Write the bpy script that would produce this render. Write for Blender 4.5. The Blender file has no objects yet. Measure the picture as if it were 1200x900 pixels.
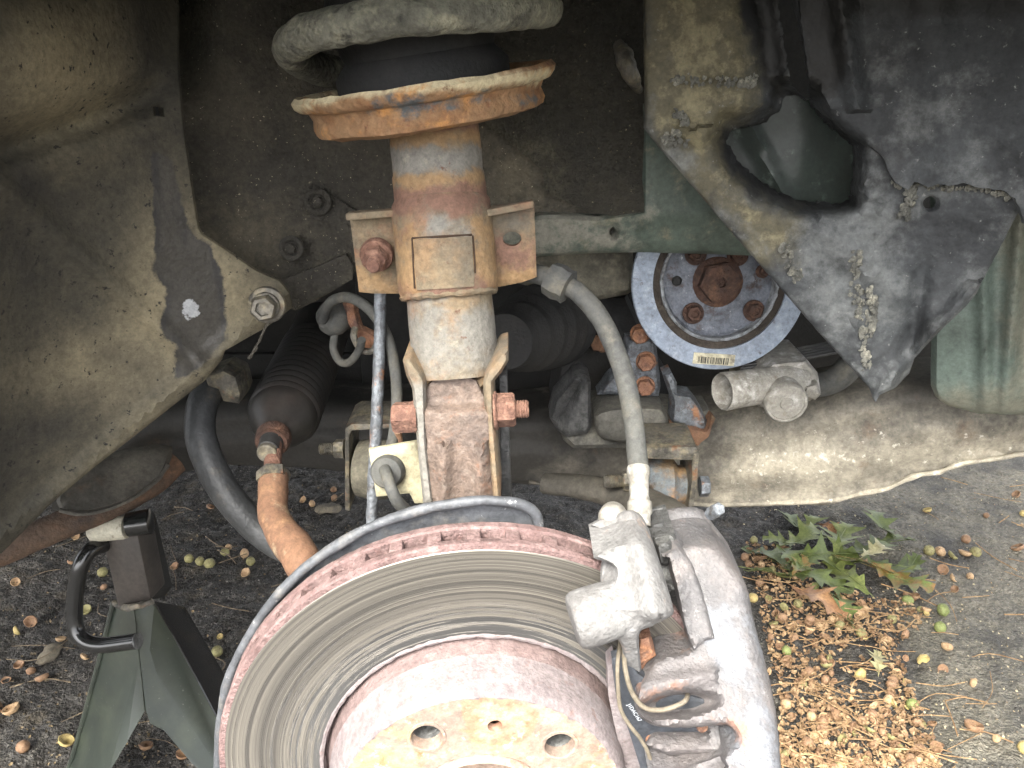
import bpy, bmesh, math, random
import numpy as np
from mathutils import Vector, Matrix, noise as mnoise
from mathutils.geometry import delaunay_2d_cdt

random.seed(7)
SC = bpy.context.scene
COL = SC.collection
R = math.radians

# ------------------------------------------------------------------ camera
CAM = Vector((0.0, 0.0, 0.79))
PITCH = R(22.0)
FOC = 960.0                       # focal length in pixels of a 1200 px wide picture
cam_data = bpy.data.cameras.new('camera')
cam = bpy.data.objects.new('camera', cam_data)
COL.objects.link(cam)
cam.location = CAM
cam.rotation_euler = (R(90) - PITCH, 0, 0)
cam_data.sensor_fit = 'HORIZONTAL'
cam_data.sensor_width = 36.0
cam_data.lens = 36.0 * FOC / 1200.0
cam_data.clip_start = 0.02
cam_data.clip_end = 400.0
SC.camera = cam

# ------------------------------------------------------------------ sky, sun, exposure
SUN_EL, SUN_AZ = R(50), R(200)    # azimuth measured from +Y clockwise; behind the photographer
world = bpy.data.worlds.new('World')
SC.world = world
world.use_nodes = True
wn = world.node_tree
wn.nodes.clear()
w_out = wn.nodes.new('ShaderNodeOutputWorld')
w_bg = wn.nodes.new('ShaderNodeBackground')
w_sky = wn.nodes.new('ShaderNodeTexSky')
w_sky.sky_type = 'NISHITA'
w_sky.sun_disc = False
w_sky.sun_elevation = SUN_EL
w_sky.sun_rotation = SUN_AZ
w_sky.dust_density = 4.0
w_sky.air_density = 0.7
w_sky.ozone_density = 0.6
w_bg.inputs['Strength'].default_value = 0.15
w_hsv = wn.nodes.new('ShaderNodeHueSaturation')      # overcast: the blue is mostly gone
w_hsv.inputs['Saturation'].default_value = 0.2
wn.links.new(w_sky.outputs[0], w_hsv.inputs['Color'])
wn.links.new(w_hsv.outputs[0], w_bg.inputs[0])
wn.links.new(w_bg.outputs[0], w_out.inputs[0])
sun_data = bpy.data.lights.new('sun', 'SUN')
sun_data.energy = 1.5
sun_data.angle = R(30)
sun_data.color = (1.0, 0.95, 0.80)
sun = bpy.data.objects.new('sun', sun_data)
COL.objects.link(sun)
_d = Vector((math.sin(SUN_AZ) * math.cos(SUN_EL), math.cos(SUN_AZ) * math.cos(SUN_EL), math.sin(SUN_EL)))
sun.rotation_euler = (-_d).to_track_quat('-Z', 'Y').to_euler()
SC.view_settings.view_transform = 'Standard'
SC.view_settings.look = 'None'
SC.view_settings.exposure = 2.6
SC.view_settings.gamma = 1.0
SC.cycles.use_denoising = True
SC.cycles.use_adaptive_sampling = True
SC.cycles.adaptive_threshold = 0.03
SC.cycles.max_bounces = 6
SC.cycles.diffuse_bounces = 4

# ------------------------------------------------------------------ placing helpers
CP, SP = math.cos(PITCH), math.sin(PITCH)
def ray(px, py):
    u, v = (px - 600) / FOC, (py - 450) / FOC
    return Vector((u, CP - SP * v, -SP - CP * v))
def U(px, py, Y):                 # the point of the sight line that stands Y metres in front of the photographer
    d = ray(px, py)
    return CAM + d * (Y / d.y)
def UZ(px, py, Z=0.0):            # the point of the sight line at height Z (on the ground)
    d = ray(px, py)
    return CAM + d * ((Z - CAM.z) / d.z)
def UP(px, py, p0, n):            # the point of the sight line in a plane
    d = ray(px, py)
    return CAM + d * ((p0 - CAM).dot(n) / d.dot(n))
def S(px, py, Y):                 # metres per pixel there
    return Y / ray(px, py).y / FOC
def proj_np(co):
    q = co - np.array(CAM)
    dep = q[:, 1] * CP - q[:, 2] * SP
    up = q[:, 1] * SP + q[:, 2] * CP
    return np.stack([600 + FOC * q[:, 0] / dep, 450 - FOC * up / dep], 1)

def sdist(pts, poly):             # signed distance to a polygon, inside positive
    pts = np.asarray(pts, float); poly = np.asarray(poly, float)
    a = poly; b = np.roll(poly, -1, 0)
    best = np.full(len(pts), 1e9); inside = np.zeros(len(pts), bool)
    for (x0, y0), (x1, y1) in zip(a, b):
        dx, dy = x1 - x0, y1 - y0
        L = dx * dx + dy * dy + 1e-12
        t = np.clip(((pts[:, 0] - x0) * dx + (pts[:, 1] - y0) * dy) / L, 0, 1)
        best = np.minimum(best, np.hypot(pts[:, 0] - x0 - t * dx, pts[:, 1] - y0 - t * dy))
        c = ((y0 > pts[:, 1]) != (y1 > pts[:, 1]))
        if dy != 0:
            inside ^= c & (pts[:, 0] < dx * (pts[:, 1] - y0) / dy + x0)
    return np.where(inside, best, -best)

def nz(v, s, octv=3):
    return mnoise.fractal(Vector(v) * s, 1.0, 2.0, octv)

# ------------------------------------------------------------------ objects
def finish(name, bm, mat, parent=None, sharp=42, bump=None, matrix=None, recalc=True):
    if bump:                      # fine unevenness of a cast, rusted or worn surface
        bm.normal_update()
        amp, sc = bump
        mv = []
        for v in bm.verts:
            mv.append(v.normal * (amp * nz(v.co, sc)))
        for v, d in zip(bm.verts, mv):
            v.co += d
    if recalc:
        bmesh.ops.recalc_face_normals(bm, faces=bm.faces[:])
    bm.normal_update()
    for f in bm.faces:
        f.smooth = True
    if sharp:
        lim = R(sharp)
        for e in bm.edges:
            if len(e.link_faces) == 2 and e.calc_face_angle(0.0) > lim:
                e.smooth = False
    me = bpy.data.meshes.new(name)
    bm.to_mesh(me)
    bm.free()
    o = bpy.data.objects.new(name, me)
    COL.objects.link(o)
    me.materials.append(mat)
    if matrix is not None:
        o.matrix_world = matrix
    if parent is not None:
        o.parent = parent
        b = parent
        off = Vector((0, 0, 0))
        while b is not None:
            off += b.location
            b = b.parent
        o.matrix_parent_inverse = Matrix.Translation(-off) if parent.type == 'EMPTY' else Matrix()
    return o
def thing(name, label, cat, loc=(0, 0, 0), group=None):
    o = bpy.data.objects.new(name, None)
    COL.objects.link(o)
    o.empty_display_size = 0.02
    o.location = loc
    o['label'] = label
    o['category'] = cat
    if group:
        o['group'] = group
    return o
def tag(o, label, cat, group=None):
    o['label'] = label
    o['category'] = cat
    if group:
        o['group'] = group
    return o

# ------------------------------------------------------------------ shapes
def frame(axis):
    a = Vector(axis).normalized()
    h = Vector((0, 0, 1)) if abs(a.z) < 0.9 else Vector((0, 1, 0))
    x = h.cross(a).normalized()
    return x, a.cross(x), a
def lathe(profile, origin, axis, seg=32, bm=None, phase=0.0, closed=False, cap=True):
    # profile: (height along the axis, radius)
    bm = bm or bmesh.new()
    x, y, a = frame(axis)
    o = Vector(origin)
    rings = []
    for h, r in profile:
        if r < 1e-6:
            rings.append([bm.verts.new(o + a * h)])
        else:
            rings.append([bm.verts.new(o + a * h + (x * math.cos(t) + y * math.sin(t)) * r)
                          for t in [phase + 2 * math.pi * k / seg for k in range(seg)]])
    n = len(rings)
    for i in range(n if closed else n - 1):
        A, B = rings[i], rings[(i + 1) % n]
        for k in range(seg):
            k2 = (k + 1) % seg
            if len(A) == 1 and len(B) == 1:
                continue
            if len(A) == 1:
                bm.faces.new((A[0], B[k], B[k2]))
            elif len(B) == 1:
                bm.faces.new((A[k], B[0], A[k2]))
            else:
                bm.faces.new((A[k], B[k], B[k2], A[k2]))
    if not closed and cap:
        for ring, rev in ((rings[0], True), (rings[-1], False)):
            if len(ring) > 1:
                try:
                    bm.faces.new(ring[::-1] if rev else ring)
                except ValueError:
                    pass
    return bm
def catmull(pts, n=8):
    pts = [Vector(p) for p in pts]
    if len(pts) < 3:
        return [pts[0].lerp(pts[1], k / n) for k in range(n + 1)]
    P = [pts[0] * 2 - pts[1]] + pts + [pts[-1] * 2 - pts[-2]]
    out = []
    for i in range(1, len(P) - 2):
        p0, p1, p2, p3 = P[i - 1], P[i], P[i + 1], P[i + 2]
        for k in range(n):
            t = k / n
            out.append(0.5 * ((2 * p1) + (p2 - p0) * t + (2 * p0 - 5 * p1 + 4 * p2 - p3) * t * t + (3 * p1 - p0 - 3 * p2 + p3) * t ** 3))
    out.append(pts[-1])
    return out
def tube(pts, rad, seg=14, bm=None, smooth=8, flat=None, cap=True):
    bm = bm or bmesh.new()
    P = catmull(pts, smooth) if smooth else [Vector(p) for p in pts]
    n = len(P)
    if callable(rad):
        rr = [rad(i / (n - 1)) for i in range(n)]
    elif isinstance(rad, (list, tuple)):
        m = len(rad) - 1
        rr = []
        for i in range(n):
            t = i / (n - 1) * m
            k = min(int(t), m - 1)
            rr.append(rad[k] + (rad[k + 1] - rad[k]) * (t - k))
    else:
        rr = [rad] * n
    T = [(P[min(i + 1, n - 1)] - P[max(i - 1, 0)]).normalized() for i in range(n)]
    x, y, _ = frame(T[0])
    rings = []
    for i in range(n):
        x = (x - T[i] * x.dot(T[i])).normalized()
        y = T[i].cross(x)
        fx, fy = flat or (1, 1)
        rings.append([bm.verts.new(P[i] + (x * math.cos(2 * math.pi * k / seg) * fx + y * math.sin(2 * math.pi * k / seg) * fy) * rr[i]) for k in range(seg)])
    for A, B in zip(rings, rings[1:]):
        for k in range(seg):
            bm.faces.new((A[k], A[(k + 1) % seg], B[(k + 1) % seg], B[k]))
    if cap:
        bm.faces.new(rings[0][::-1])
        bm.faces.new(rings[-1])
    return bm
def hexnut(origin, axis, r, h, bm=None, phase=0.2, flange=None, stub=None, recess=None):
    bm = bm or bmesh.new()
    if flange:
        lathe([(0, flange[0] * 0.98), (flange[1] * 0.6, flange[0]), (flange[1], flange[0] * 0.93), (flange[1], 0)], origin, axis, 28, bm)
    z0 = flange[1] * 0.98 if flange else 0
    prof = [(z0, r), (z0 + h * 0.86, r), (z0 + h, r * 0.88)]
    if recess:
        prof += [(z0 + h, recess), (z0 + h * 0.7, recess * 0.95), (z0 + h * 0.7, 0)]
    else:
        prof += [(z0 + h, 0)]
    lathe(prof, origin, axis, 6, bm, phase)
    if stub:
        rs, hs = stub
        pr = []
        n = max(3, int(hs / 0.0014))
        for i in range(n):
            z = z0 + h * 0.6 + hs * i / n
            pr += [(z, rs), (z + hs / n * 0.5, rs * 0.88)]
        pr += [(z0 + h * 0.6 + hs, rs * 0.8), (z0 + h * 0.6 + hs, 0)]
        lathe(pr, origin, axis, 18, bm)
    return bm
def box(c, sx, sy, sz, bm=None, rot=None, bevel=0.0, seg=2):
    bm = bm or bmesh.new()
    M = Matrix.Translation(c) @ (rot.to_4x4() if rot else Matrix()) @ Matrix.Diagonal((sx, sy, sz, 1))
    r = bmesh.ops.create_cube(bm, size=1.0, matrix=M)
    if bevel:
        es = list({e for v in r['verts'] for e in v.link_edges})
        bmesh.ops.bevel(bm, geom=es, offset=bevel, segments=seg, affect='EDGES', profile=0.6)
    return bm
def prism(pts, thick, bm=None, bevel=0.0):
    # a plate: polygon of 3D points, thick = vector to its other side
    bm = bm or bmesh.new()
    a = [bm.verts.new(p) for p in pts]
    b = [bm.verts.new(Vector(p) + Vector(thick)) for p in pts]
    n = len(a)
    fs = [bm.faces.new(a), bm.faces.new(b[::-1])]
    for i in range(n):
        fs.append(bm.faces.new((a[i], b[i], b[(i + 1) % n], a[(i + 1) % n])))
    bmesh.ops.recalc_face_normals(bm, faces=fs)
    if bevel:
        es = list({e for f in fs for e in f.edges})
        bmesh.ops.bevel(bm, geom=es, offset=bevel, segments=2, affect='EDGES', profile=0.6)
    return bm
def resample(poly, step, closed=True, jag=0.0, rng=random):
    out = []
    n = len(poly)
    for i in range(n if closed else n - 1):
        a, b = poly[i], poly[(i + 1) % n]
        L = math.dist(a, b)
        k = max(1, int(round(L / step)))
        for j in range(k):
            t = j / k
            jx = jy = 0
            if j:
                jx, jy = rng.uniform(-jag, jag), rng.uniform(-jag, jag)
            out.append((a[0] + (b[0] - a[0]) * t + jx, a[1] + (b[1] - a[1]) * t + jy))
    return out
def smoothpoly(poly, it=2):
    for _ in range(it):             # corner cutting
        q = []
        for i in range(len(poly)):
            a, b = poly[i], poly[(i + 1) % len(poly)]
            q += [(a[0] * .75 + b[0] * .25, a[1] * .75 + b[1] * .25), (a[0] * .25 + b[0] * .75, a[1] * .25 + b[1] * .75)]
        poly = q
    return poly
def mesh2d(outline, holes=(), step=8, jag=0.0, hjag=1.0):
    rng = random.Random(len(outline) * 31 + int(outline[0][0] * 7))
    loops = [resample(outline, step, True, jag, rng)] + [resample(h, step * 0.7, True, jag * hjag, rng) for h in holes]
    vs, ed = [], []
    for L in loops:
        k = len(vs)
        vs += L
        ed += [(k + i, k + (i + 1) % len(L)) for i in range(len(L))]
    xs = [p[0] for p in loops[0]]
    ys = [p[1] for p in loops[0]]
    g = []
    y, row = min(ys), 0
    while y < max(ys):
        x = min(xs) + (step * 0.5 if row % 2 else 0)
        while x < max(xs):
            g.append((x + rng.uniform(-.12, .12) * step, y + rng.uniform(-.12, .12) * step))
            x += step
        y += step * 0.87
        row += 1
    g = np.array(g)
    keep = sdist(g, loops[0]) > step * 1.35
    for h in loops[1:]:
        keep &= sdist(g, h) < -step * 1.2
    ring = []                      # a row of points just inside every rim keeps rounded edges even
    for Lp in loops:
        n_ = len(Lp)
        for i in range(n_):
            (ax, ay), (bx, by) = Lp[i - 1], Lp[(i + 1) % n_]
            l_ = math.hypot(bx - ax, by - ay) + 1e-9
            for sg in (1, -1):
                ring.append((Lp[i][0] - (by - ay) / l_ * sg * step * .62, Lp[i][1] + (bx - ax) / l_ * sg * step * .62))
    ring = np.array(ring)
    kr = sdist(ring, loops[0]) > step * .5
    for h in loops[1:]:
        kr &= sdist(ring, h) < -step * .5
    vs2 = [Vector(p) for p in vs] + [Vector(p) for p in ring[kr]] + [Vector(p) for p in g[keep]]
    r = delaunay_2d_cdt(vs2, ed, [], 0, 1e-5)
    V, F = np.array([tuple(v) for v in r[0]]), [f for f in r[2]]
    c = np.array([V[list(f)].mean(0) for f in F])
    ok = sdist(c, loops[0]) > 0
    for h in loops[1:]:
        ok &= sdist(c, h) < 0
    F = [f for f, k in zip(F, ok) if k]
    used = sorted({i for f in F for i in f})
    ix = {i: j for j, i in enumerate(used)}
    return V[used], [tuple(ix[i] for i in f) for f in F], loops
def sheet(outline, depth, holes=(), step=8, thick=0.003, jag=0.0, wob=None, back=(0, 1, 0), edge=None, to3d=None, hjag=1.0):
    # a panel or casting: outline, a depth for every point of it, a thickness; edge = (radius px, depth m) rounds its rim
    V, F, loops = mesh2d(outline, holes, step, jag, hjag)
    bm = bmesh.new()
    if edge:
        d = np.full(len(V), 1e9)
        for L in loops:
            d = np.minimum(d, np.abs(sdist(V, L)))
        t = np.clip(d / edge[0], 0, 1)
        rim = edge[1] * (1 - np.sqrt(np.maximum(0, 1 - (1 - t) ** 2)))
    else:
        rim = np.zeros(len(V))
    fr = []
    for (x, y), e in zip(V, rim):
        Y = depth(x, y) if callable(depth) else depth
        p = to3d(x, y, Y + e) if to3d else U(x, y, Y + e)
        if wob:
            p = p + Vector((0, -1, 0)) * (wob[0] * nz(p, wob[1], 4))
        fr.append(bm.verts.new(p))
    bk = Vector(back) * thick
    fb = [bm.verts.new(v.co + bk) for v in fr]
    cnt = {}
    for f in F:
        bm.faces.new([fr[i] for i in f])
        bm.faces.new([fb[i] for i in f[::-1]])
        for i in range(3):
            a, b = f[i], f[(i + 1) % 3]
            cnt.setdefault((min(a, b), max(a, b)), []).append((a, b))
    for k, l in cnt.items():
        if len(l) == 1:
            a, b = l[0]
            bm.faces.new((fr[b], fr[a], fb[a], fb[b]))
    return bm
def paint(o, attr, polys, soft=8.0, matrix=None):
    soft = soft * 1.7 + 3
    # where a stain, a scrape or a rusted patch lies on the surface (0.5 at its border)
    me = o.data
    n = len(me.vertices)
    co = np.empty(n * 3)
    me.vertices.foreach_get('co', co)
    co = co.reshape(-1, 3)
    if matrix is not None:
        M = np.array(matrix)
        co = co @ M[:3, :3].T + M[:3, 3]
    px = proj_np(co)
    val = np.zeros(n)
    for p in polys:
        val = np.maximum(val, 0.5 + 0.5 * np.clip(sdist(px, p) / soft, -1, 1))
    a = me.attributes.new(attr, 'FLOAT', 'POINT')
    a.data.foreach_set('value', val.astype(np.float32))
def ell(cx, cy, rx, ry, n=14, rot=0.0):
    c, s = math.cos(rot), math.sin(rot)
    return [(cx + rx * math.cos(t) * c - ry * math.sin(t) * s, cy + rx * math.cos(t) * s + ry * math.sin(t) * c)
            for t in [2 * math.pi * k / n for k in range(n)]]

# ------------------------------------------------------------------ materials
def srgb(r, g, b):
    f = lambda c: (c / 255 / 12.92) if c / 255 <= 0.04045 else ((c / 255 + 0.055) / 1.055) ** 2.4
    r, g, b = f(r), f(g), f(b)
    l = .3 * r + .55 * g + .15 * b
    k = .96 if g < r * 1.15 else 1.0          # dust takes the edge off every warm colour
    return (l + (r - l) * k, l + (g - l) * k, l + (b - l) * k, 1)
def L(c, s=2.5, lo=0.45, hi=0.6, det=8, a=None, amp=0.8, amt=1.0, st=None, r=None, seed=0.0, m=None, dist=0.0, local=False):
    return dict(c=c, s=s, lo=lo, hi=hi, det=det, a=a, amp=amp, amt=amt, st=st, r=r, seed=seed, m=m, dist=dist, local=local)
def mat(name, base, layers=(), rough=0.8, metal=0.0, bump=((400, 0.25),), bdist=0.002, coat=0.0, spec=0.4, local=False, grain=(230, .30)):
    m = bpy.data.materials.new(name)
    m.use_nodes = True
    nt = m.node_tree
    N, K = nt.nodes, nt.links
    b = N['Principled BSDF']
    if local:
        pos = N.new('ShaderNodeTexCoord').outputs['Object']
    else:
        pos = N.new('ShaderNodeNewGeometry').outputs['Position']
    def val(node, i, v):
        if hasattr(v, 'is_linked') or isinstance(v, bpy.types.NodeSocket):
            K.new(v, node.inputs[i])
        else:
            node.inputs[i].default_value = v
    col, rg, mt = base, rough, metal
    def noise_fac(l):
        mp = N.new('ShaderNodeMapping')
        K.new(pos, mp.inputs[0])
        mp.inputs['Location'].default_value = (l['seed'], l['seed'] * 1.7, l['seed'] * .6)
        if l['st']:
            mp.inputs['Scale'].default_value = l['st']
        n = N.new('ShaderNodeTexNoise')
        n.inputs['Scale'].default_value = l['s']
        n.inputs['Detail'].default_value = min(l['det'], 5)
        n.inputs['Roughness'].default_value = 0.68
        n.inputs['Distortion'].default_value = l['dist']
        K.new(mp.outputs[0], n.inputs['Vector'])
        return n.outputs['Fac']
    for l in layers:
        v = noise_fac(l)
        if l['a']:
            at = N.new('ShaderNodeAttribute')
            at.attribute_name = l['a']
            s1 = N.new('ShaderNodeMath'); s1.operation = 'SUBTRACT'; K.new(v, s1.inputs[0]); s1.inputs[1].default_value = 0.5
            s2 = N.new('ShaderNodeMath'); s2.operation = 'MULTIPLY_ADD'
            K.new(s1.outputs[0], s2.inputs[0]); s2.inputs[1].default_value = l['amp'] * 2.6; K.new(at.outputs['Fac'], s2.inputs[2])
            v = s2.outputs[0]
        mr = N.new('ShaderNodeMapRange')
        mr.interpolation_type = 'SMOOTHSTEP'
        K.new(v, mr.inputs[0])
        mid_, hw = (l['lo'] + l['hi']) / 2, (l['hi'] - l['lo']) / 2 * (1.7 if not l['a'] else 2.2)
        mr.inputs[1].default_value = mid_ - hw
        mr.inputs[2].default_value = mid_ + hw
        mr.inputs[4].default_value = l['amt']
        fac = mr.outputs[0]
        mx = N.new('ShaderNodeMix'); mx.data_type = 'RGBA'
        K.new(fac, mx.inputs[0]); val(mx, 6, col); mx.inputs[7].default_value = l['c']
        col = mx.outputs[2]
        for key in ('r', 'm'):
            if l[key] is not None:
                f = N.new('ShaderNodeMix'); f.data_type = 'FLOAT'
                K.new(fac, f.inputs[0]); val(f, 2, rg if key == 'r' else mt); f.inputs[3].default_value = l[key]
                if key == 'r':
                    rg = f.outputs[0]
                else:
                    mt = f.outputs[0]
    if grain:                     # grime in the pores
        n = N.new('ShaderNodeTexNoise')
        n.inputs['Scale'].default_value = grain[0]
        n.inputs['Detail'].default_value = 4
        n.inputs['Roughness'].default_value = .8
        K.new(pos, n.inputs['Vector'])
        mr = N.new('ShaderNodeMapRange')
        K.new(n.outputs['Fac'], mr.inputs[0])
        mr.inputs[1].default_value = .3; mr.inputs[2].default_value = .7
        mr.inputs[3].default_value = 1 - grain[1]; mr.inputs[4].default_value = 1 + grain[1]
        vm_ = N.new('ShaderNodeVectorMath'); vm_.operation = 'SCALE'
        if isinstance(col, tuple):
            vm_.inputs[0].default_value = col[:3]
        else:
            K.new(col, vm_.inputs[0])
        K.new(mr.outputs[0], vm_.inputs['Scale'])
        col = vm_.outputs[0]
    val(b, 'Base Color', col); val(b, 'Roughness', rg); val(b, 'Metallic', mt)
    b.inputs['Specular IOR Level'].default_value = spec
    if coat:
        b.inputs['Coat Weight'].default_value = coat
        b.inputs['Coat Roughness'].default_value = 0.15
    if bump:
        acc = None
        for s, k in bump:
            n = N.new('ShaderNodeTexNoise')
            n.inputs['Scale'].default_value = s
            n.inputs['Detail'].default_value = 2.5
            K.new(pos, n.inputs['Vector'])
            mu = N.new('ShaderNodeMath'); mu.operation = 'MULTIPLY_ADD'
            K.new(n.outputs['Fac'], mu.inputs[0]); mu.inputs[1].default_value = k
            if acc is not None:
                K.new(acc, mu.inputs[2])
            else:
                mu.inputs[2].default_value = 0
            acc = mu.outputs[0]
        bp = N.new('ShaderNodeBump')
        bp.inputs['Strength'].default_value = 1.0
        bp.inputs['Distance'].default_value = bdist
        K.new(acc, bp.inputs['Height'])
        K.new(bp.outputs[0], b.inputs['Normal'])
    return m
# ------------------------------------------------------------------ colours
TAN = srgb(150, 138, 106); TAN_D = srgb(112, 102, 78); RUST = srgb(150, 92, 52); RUST_R = srgb(135, 84, 66)
RUST_Y = srgb(186, 138, 74); RUST_D = srgb(86, 58, 44); GREY = srgb(128, 126, 122); GREY_L = srgb(176, 174, 172)
BLACK = (0.012, 0.012, 0.012, 1); CHAR = (0.03, 0.03, 0.029, 1); PINK = srgb(158, 128, 122)
M = {}
M['liner'] = mat('liner_plastic', srgb(56, 54, 47), [
    L(srgb(78, 73, 60), 7, .42, .66, 10), L(srgb(48, 46, 42), 16, .50, .66, 8, seed=3),
    L(srgb(132, 122, 98), 30, .35, .95, 10, a='dust', amp=.35), L(srgb(34, 33, 30), 170, .63, .68, 3, seed=5),
    L(srgb(44, 43, 42), 40, .47, .54, 6, a='scrape', amp=.35, r=.55), L(srgb(70, 66, 58), 26, .55, .8, 6, a='scrape', amp=.9, amt=.5, st=(3, 1, .4), seed=9),
    L(srgb(150, 152, 154), 90, .49, .54, 4, a='chalk', amp=.5)],
    rough=.82, bump=((260, .35), (40, .6)), bdist=.0022)
M['undercoat'] = mat('undercoat', srgb(60, 57, 51), [
    L(srgb(74, 69, 59), 9, .44, .66, 9), L(srgb(46, 44, 40), 22, .5, .66, 6, seed=2),
    L(srgb(112, 104, 86), 60, .45, .95, 8, a='dust', amp=.5, amt=.8), L(srgb(160, 152, 130), 420, .69, .74, 2, seed=4)],
    rough=.85, bump=((330, .9), (90, .5)), bdist=.0025)
M['pad'] = mat('sound_deadening', srgb(47, 45, 39), [
    L(srgb(56, 52, 42), 14, .45, .65, 8), L(srgb(130, 122, 100), 300, .68, .74, 3, seed=4), L(srgb(104, 98, 80), 60, .45, .95, 8, a='dust', amp=.5, amt=.8)],
    rough=.8, bump=((260, 1.2), (700, .5)), bdist=.0035)
M['green'] = mat('green_paint', srgb(60, 71, 64), [
    L(srgb(74, 84, 76), 10, .4, .62, 6), L(srgb(44, 50, 44), 24, .5, .66, 9, seed=3), L(srgb(122, 114, 94), 60, .58, .74, 9, seed=6),
    L(srgb(120, 118, 108), 50, .45, .7, 9, a='dust', amp=.9)], rough=.42, bump=((200, .15),), bdist=.001, spec=.5)
M['green_shaded'] = mat('green_paint_shaded', srgb(26, 32, 29), [L(srgb(36, 43, 39), 10, .4, .62, 6), L(srgb(24, 28, 25), 24, .5, .66, 5, seed=3), L(srgb(96, 104, 98), 60, .62, .78, 5, seed=6)], rough=.5, bump=((200, .15),), bdist=.001)  # the green again, darkened for the shade deep behind the torn opening
M['body_paint'] = mat('body_paint', srgb(70, 92, 82), [], rough=.25, bump=None, coat=.6)
M['shield'] = mat('splash_shield_plastic', srgb(43, 45, 47), [
    L(srgb(60, 63, 65), 12, .45, .66, 9), L(srgb(30, 31, 33), 20, .52, .64, 8, seed=2),
    L(srgb(78, 73, 56), 18, .42, .66, 10, a='dust', amp=.6), L(srgb(120, 112, 86), 90, .85, 1.1, 9, a='dust', amp=1.0, seed=3, amt=.7),
    L(srgb(112, 114, 113), 60, .5, .9, 9, a='crust', amp=1.0, amt=.5), L(srgb(120, 120, 118), 240, .66, .74, 4, seed=7),
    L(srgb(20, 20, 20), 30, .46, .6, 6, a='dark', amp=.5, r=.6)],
    rough=.7, bump=((160, .5), (45, .6)), bdist=.0025)
M['crust'] = mat('dried_mud', srgb(98, 97, 90), [L(srgb(70, 70, 66), 60, .45, .6, 8), L(srgb(150, 146, 130), 150, .55, .7, 6, seed=2)], rough=.95, bump=((500, 1),))
M['dirty_steel'] = mat('dirty_steel', srgb(104, 100, 92), [L(srgb(60, 58, 54), 40, .45, .6), L(srgb(140, 130, 106), 90, .5, .7, seed=3), L(srgb(120, 82, 56), 60, .62, .72, seed=8)], rough=.6, metal=.35, bump=((300, .5),))
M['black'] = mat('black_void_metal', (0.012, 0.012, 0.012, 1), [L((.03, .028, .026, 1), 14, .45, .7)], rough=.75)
M['asphalt'] = mat('asphalt', srgb(56, 53, 49), [
    L(srgb(42, 40, 37), 5, .42, .62, 3), L(srgb(90, 86, 79), 90, .52, .66, 4, seed=1), L(srgb(126, 122, 114), 230, .66, .72, 2, seed=6),
    L(srgb(84, 76, 62), 20, .57, .72, 4, seed=8),
    L(srgb(94, 90, 79), 26, .4, .62, 8, a='pave', amp=.45), L(srgb(124, 118, 103), 110, .8, 1.1, 3, a='pave', amp=.9, seed=2), L(srgb(70, 68, 63), 9, .9, 1.2, 4, a='pave', amp=.9, seed=4),
    L(srgb(196, 190, 178), 300, .64, .7, 2, seed=12, amt=.35)],
    rough=.8, bump=((90, 1.3), (260, .9)), bdist=.007, spec=.55)

# ------------------------------------------------------------------ ground
def build_ground():
    rng = np.random.default_rng(3)
    fx = np.arange(-1.15, 1.2, 0.0062)
    fy = np.arange(0.50, 2.05, 0.0062)
    g = lambda a0, s: a0 + s * np.cumsum(0.03 * 1.35 ** np.arange(26))
    xs = np.concatenate([g(-1.15, -1)[::-1], fx, g(fx[-1], 1)])
    ys = np.concatenate([g(.50, -1)[::-1], fy, g(fy[-1], 1)])
    X, Y = np.meshgrid(xs, ys)
    def sm(a, n):
        for _ in range(n):
            a = (a + np.roll(a, 1, 0) + np.roll(a, -1, 0) + np.roll(a, 1, 1) + np.roll(a, -1, 1)) / 5
        return a
    z = sm(rng.normal(0, 1, X.shape), 1) * .0042 + sm(rng.normal(0, 1, X.shape), 5) * .0065 + sm(rng.normal(0, 1, X.shape), 40) * .012
    fine = (X > -1.2) & (X < 1.25) & (Y > .45) & (Y < 2.1)
    z = np.where(fine, z, 0)
    pts = np.stack([X.ravel(), Y.ravel(), z.ravel()], 1)
    pw = [tuple(UZ(*p).xy) for p in [(950, 585), (1012, 650), (1062, 745), (1105, 905)]]
    far = [(pw[-1][0], -60), (60, -60), (60, 60), (pw[0][0] - 8, 60)]
    sd = sdist(pts[:, :2], pw + far)
    pave = 0.5 + 0.5 * np.clip(sd / 0.05, -1, 1)
    pts[:, 2] *= np.where(pave > .5, .6, 1.0)
    pts[:, 2] -= .004 * np.exp(-(sd / .012) ** 2) * fine.ravel()
    ny, nx = X.shape
    i = np.arange((ny - 1) * (nx - 1)); r, c = i // (nx - 1), i % (nx - 1)
    a = r * nx + c
    F = np.stack([a, a + 1, a + nx + 1, a + nx], 1)
    me = bpy.data.meshes.new('ground')
    me.from_pydata(pts.tolist(), [], F.tolist())
    at = me.attributes.new('pave', 'FLOAT', 'POINT')
    at.data.foreach_set('value', pave.astype(np.float32))
    me.shade_smooth()
    me.materials.append(M['asphalt'])
    o = bpy.data.objects.new('ground', me)
    COL.objects.link(o)
    o['kind'] = 'structure'
    o['label'] = 'dark damp asphalt turning to paler worn paving at right'
    return o
build_ground()

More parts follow.
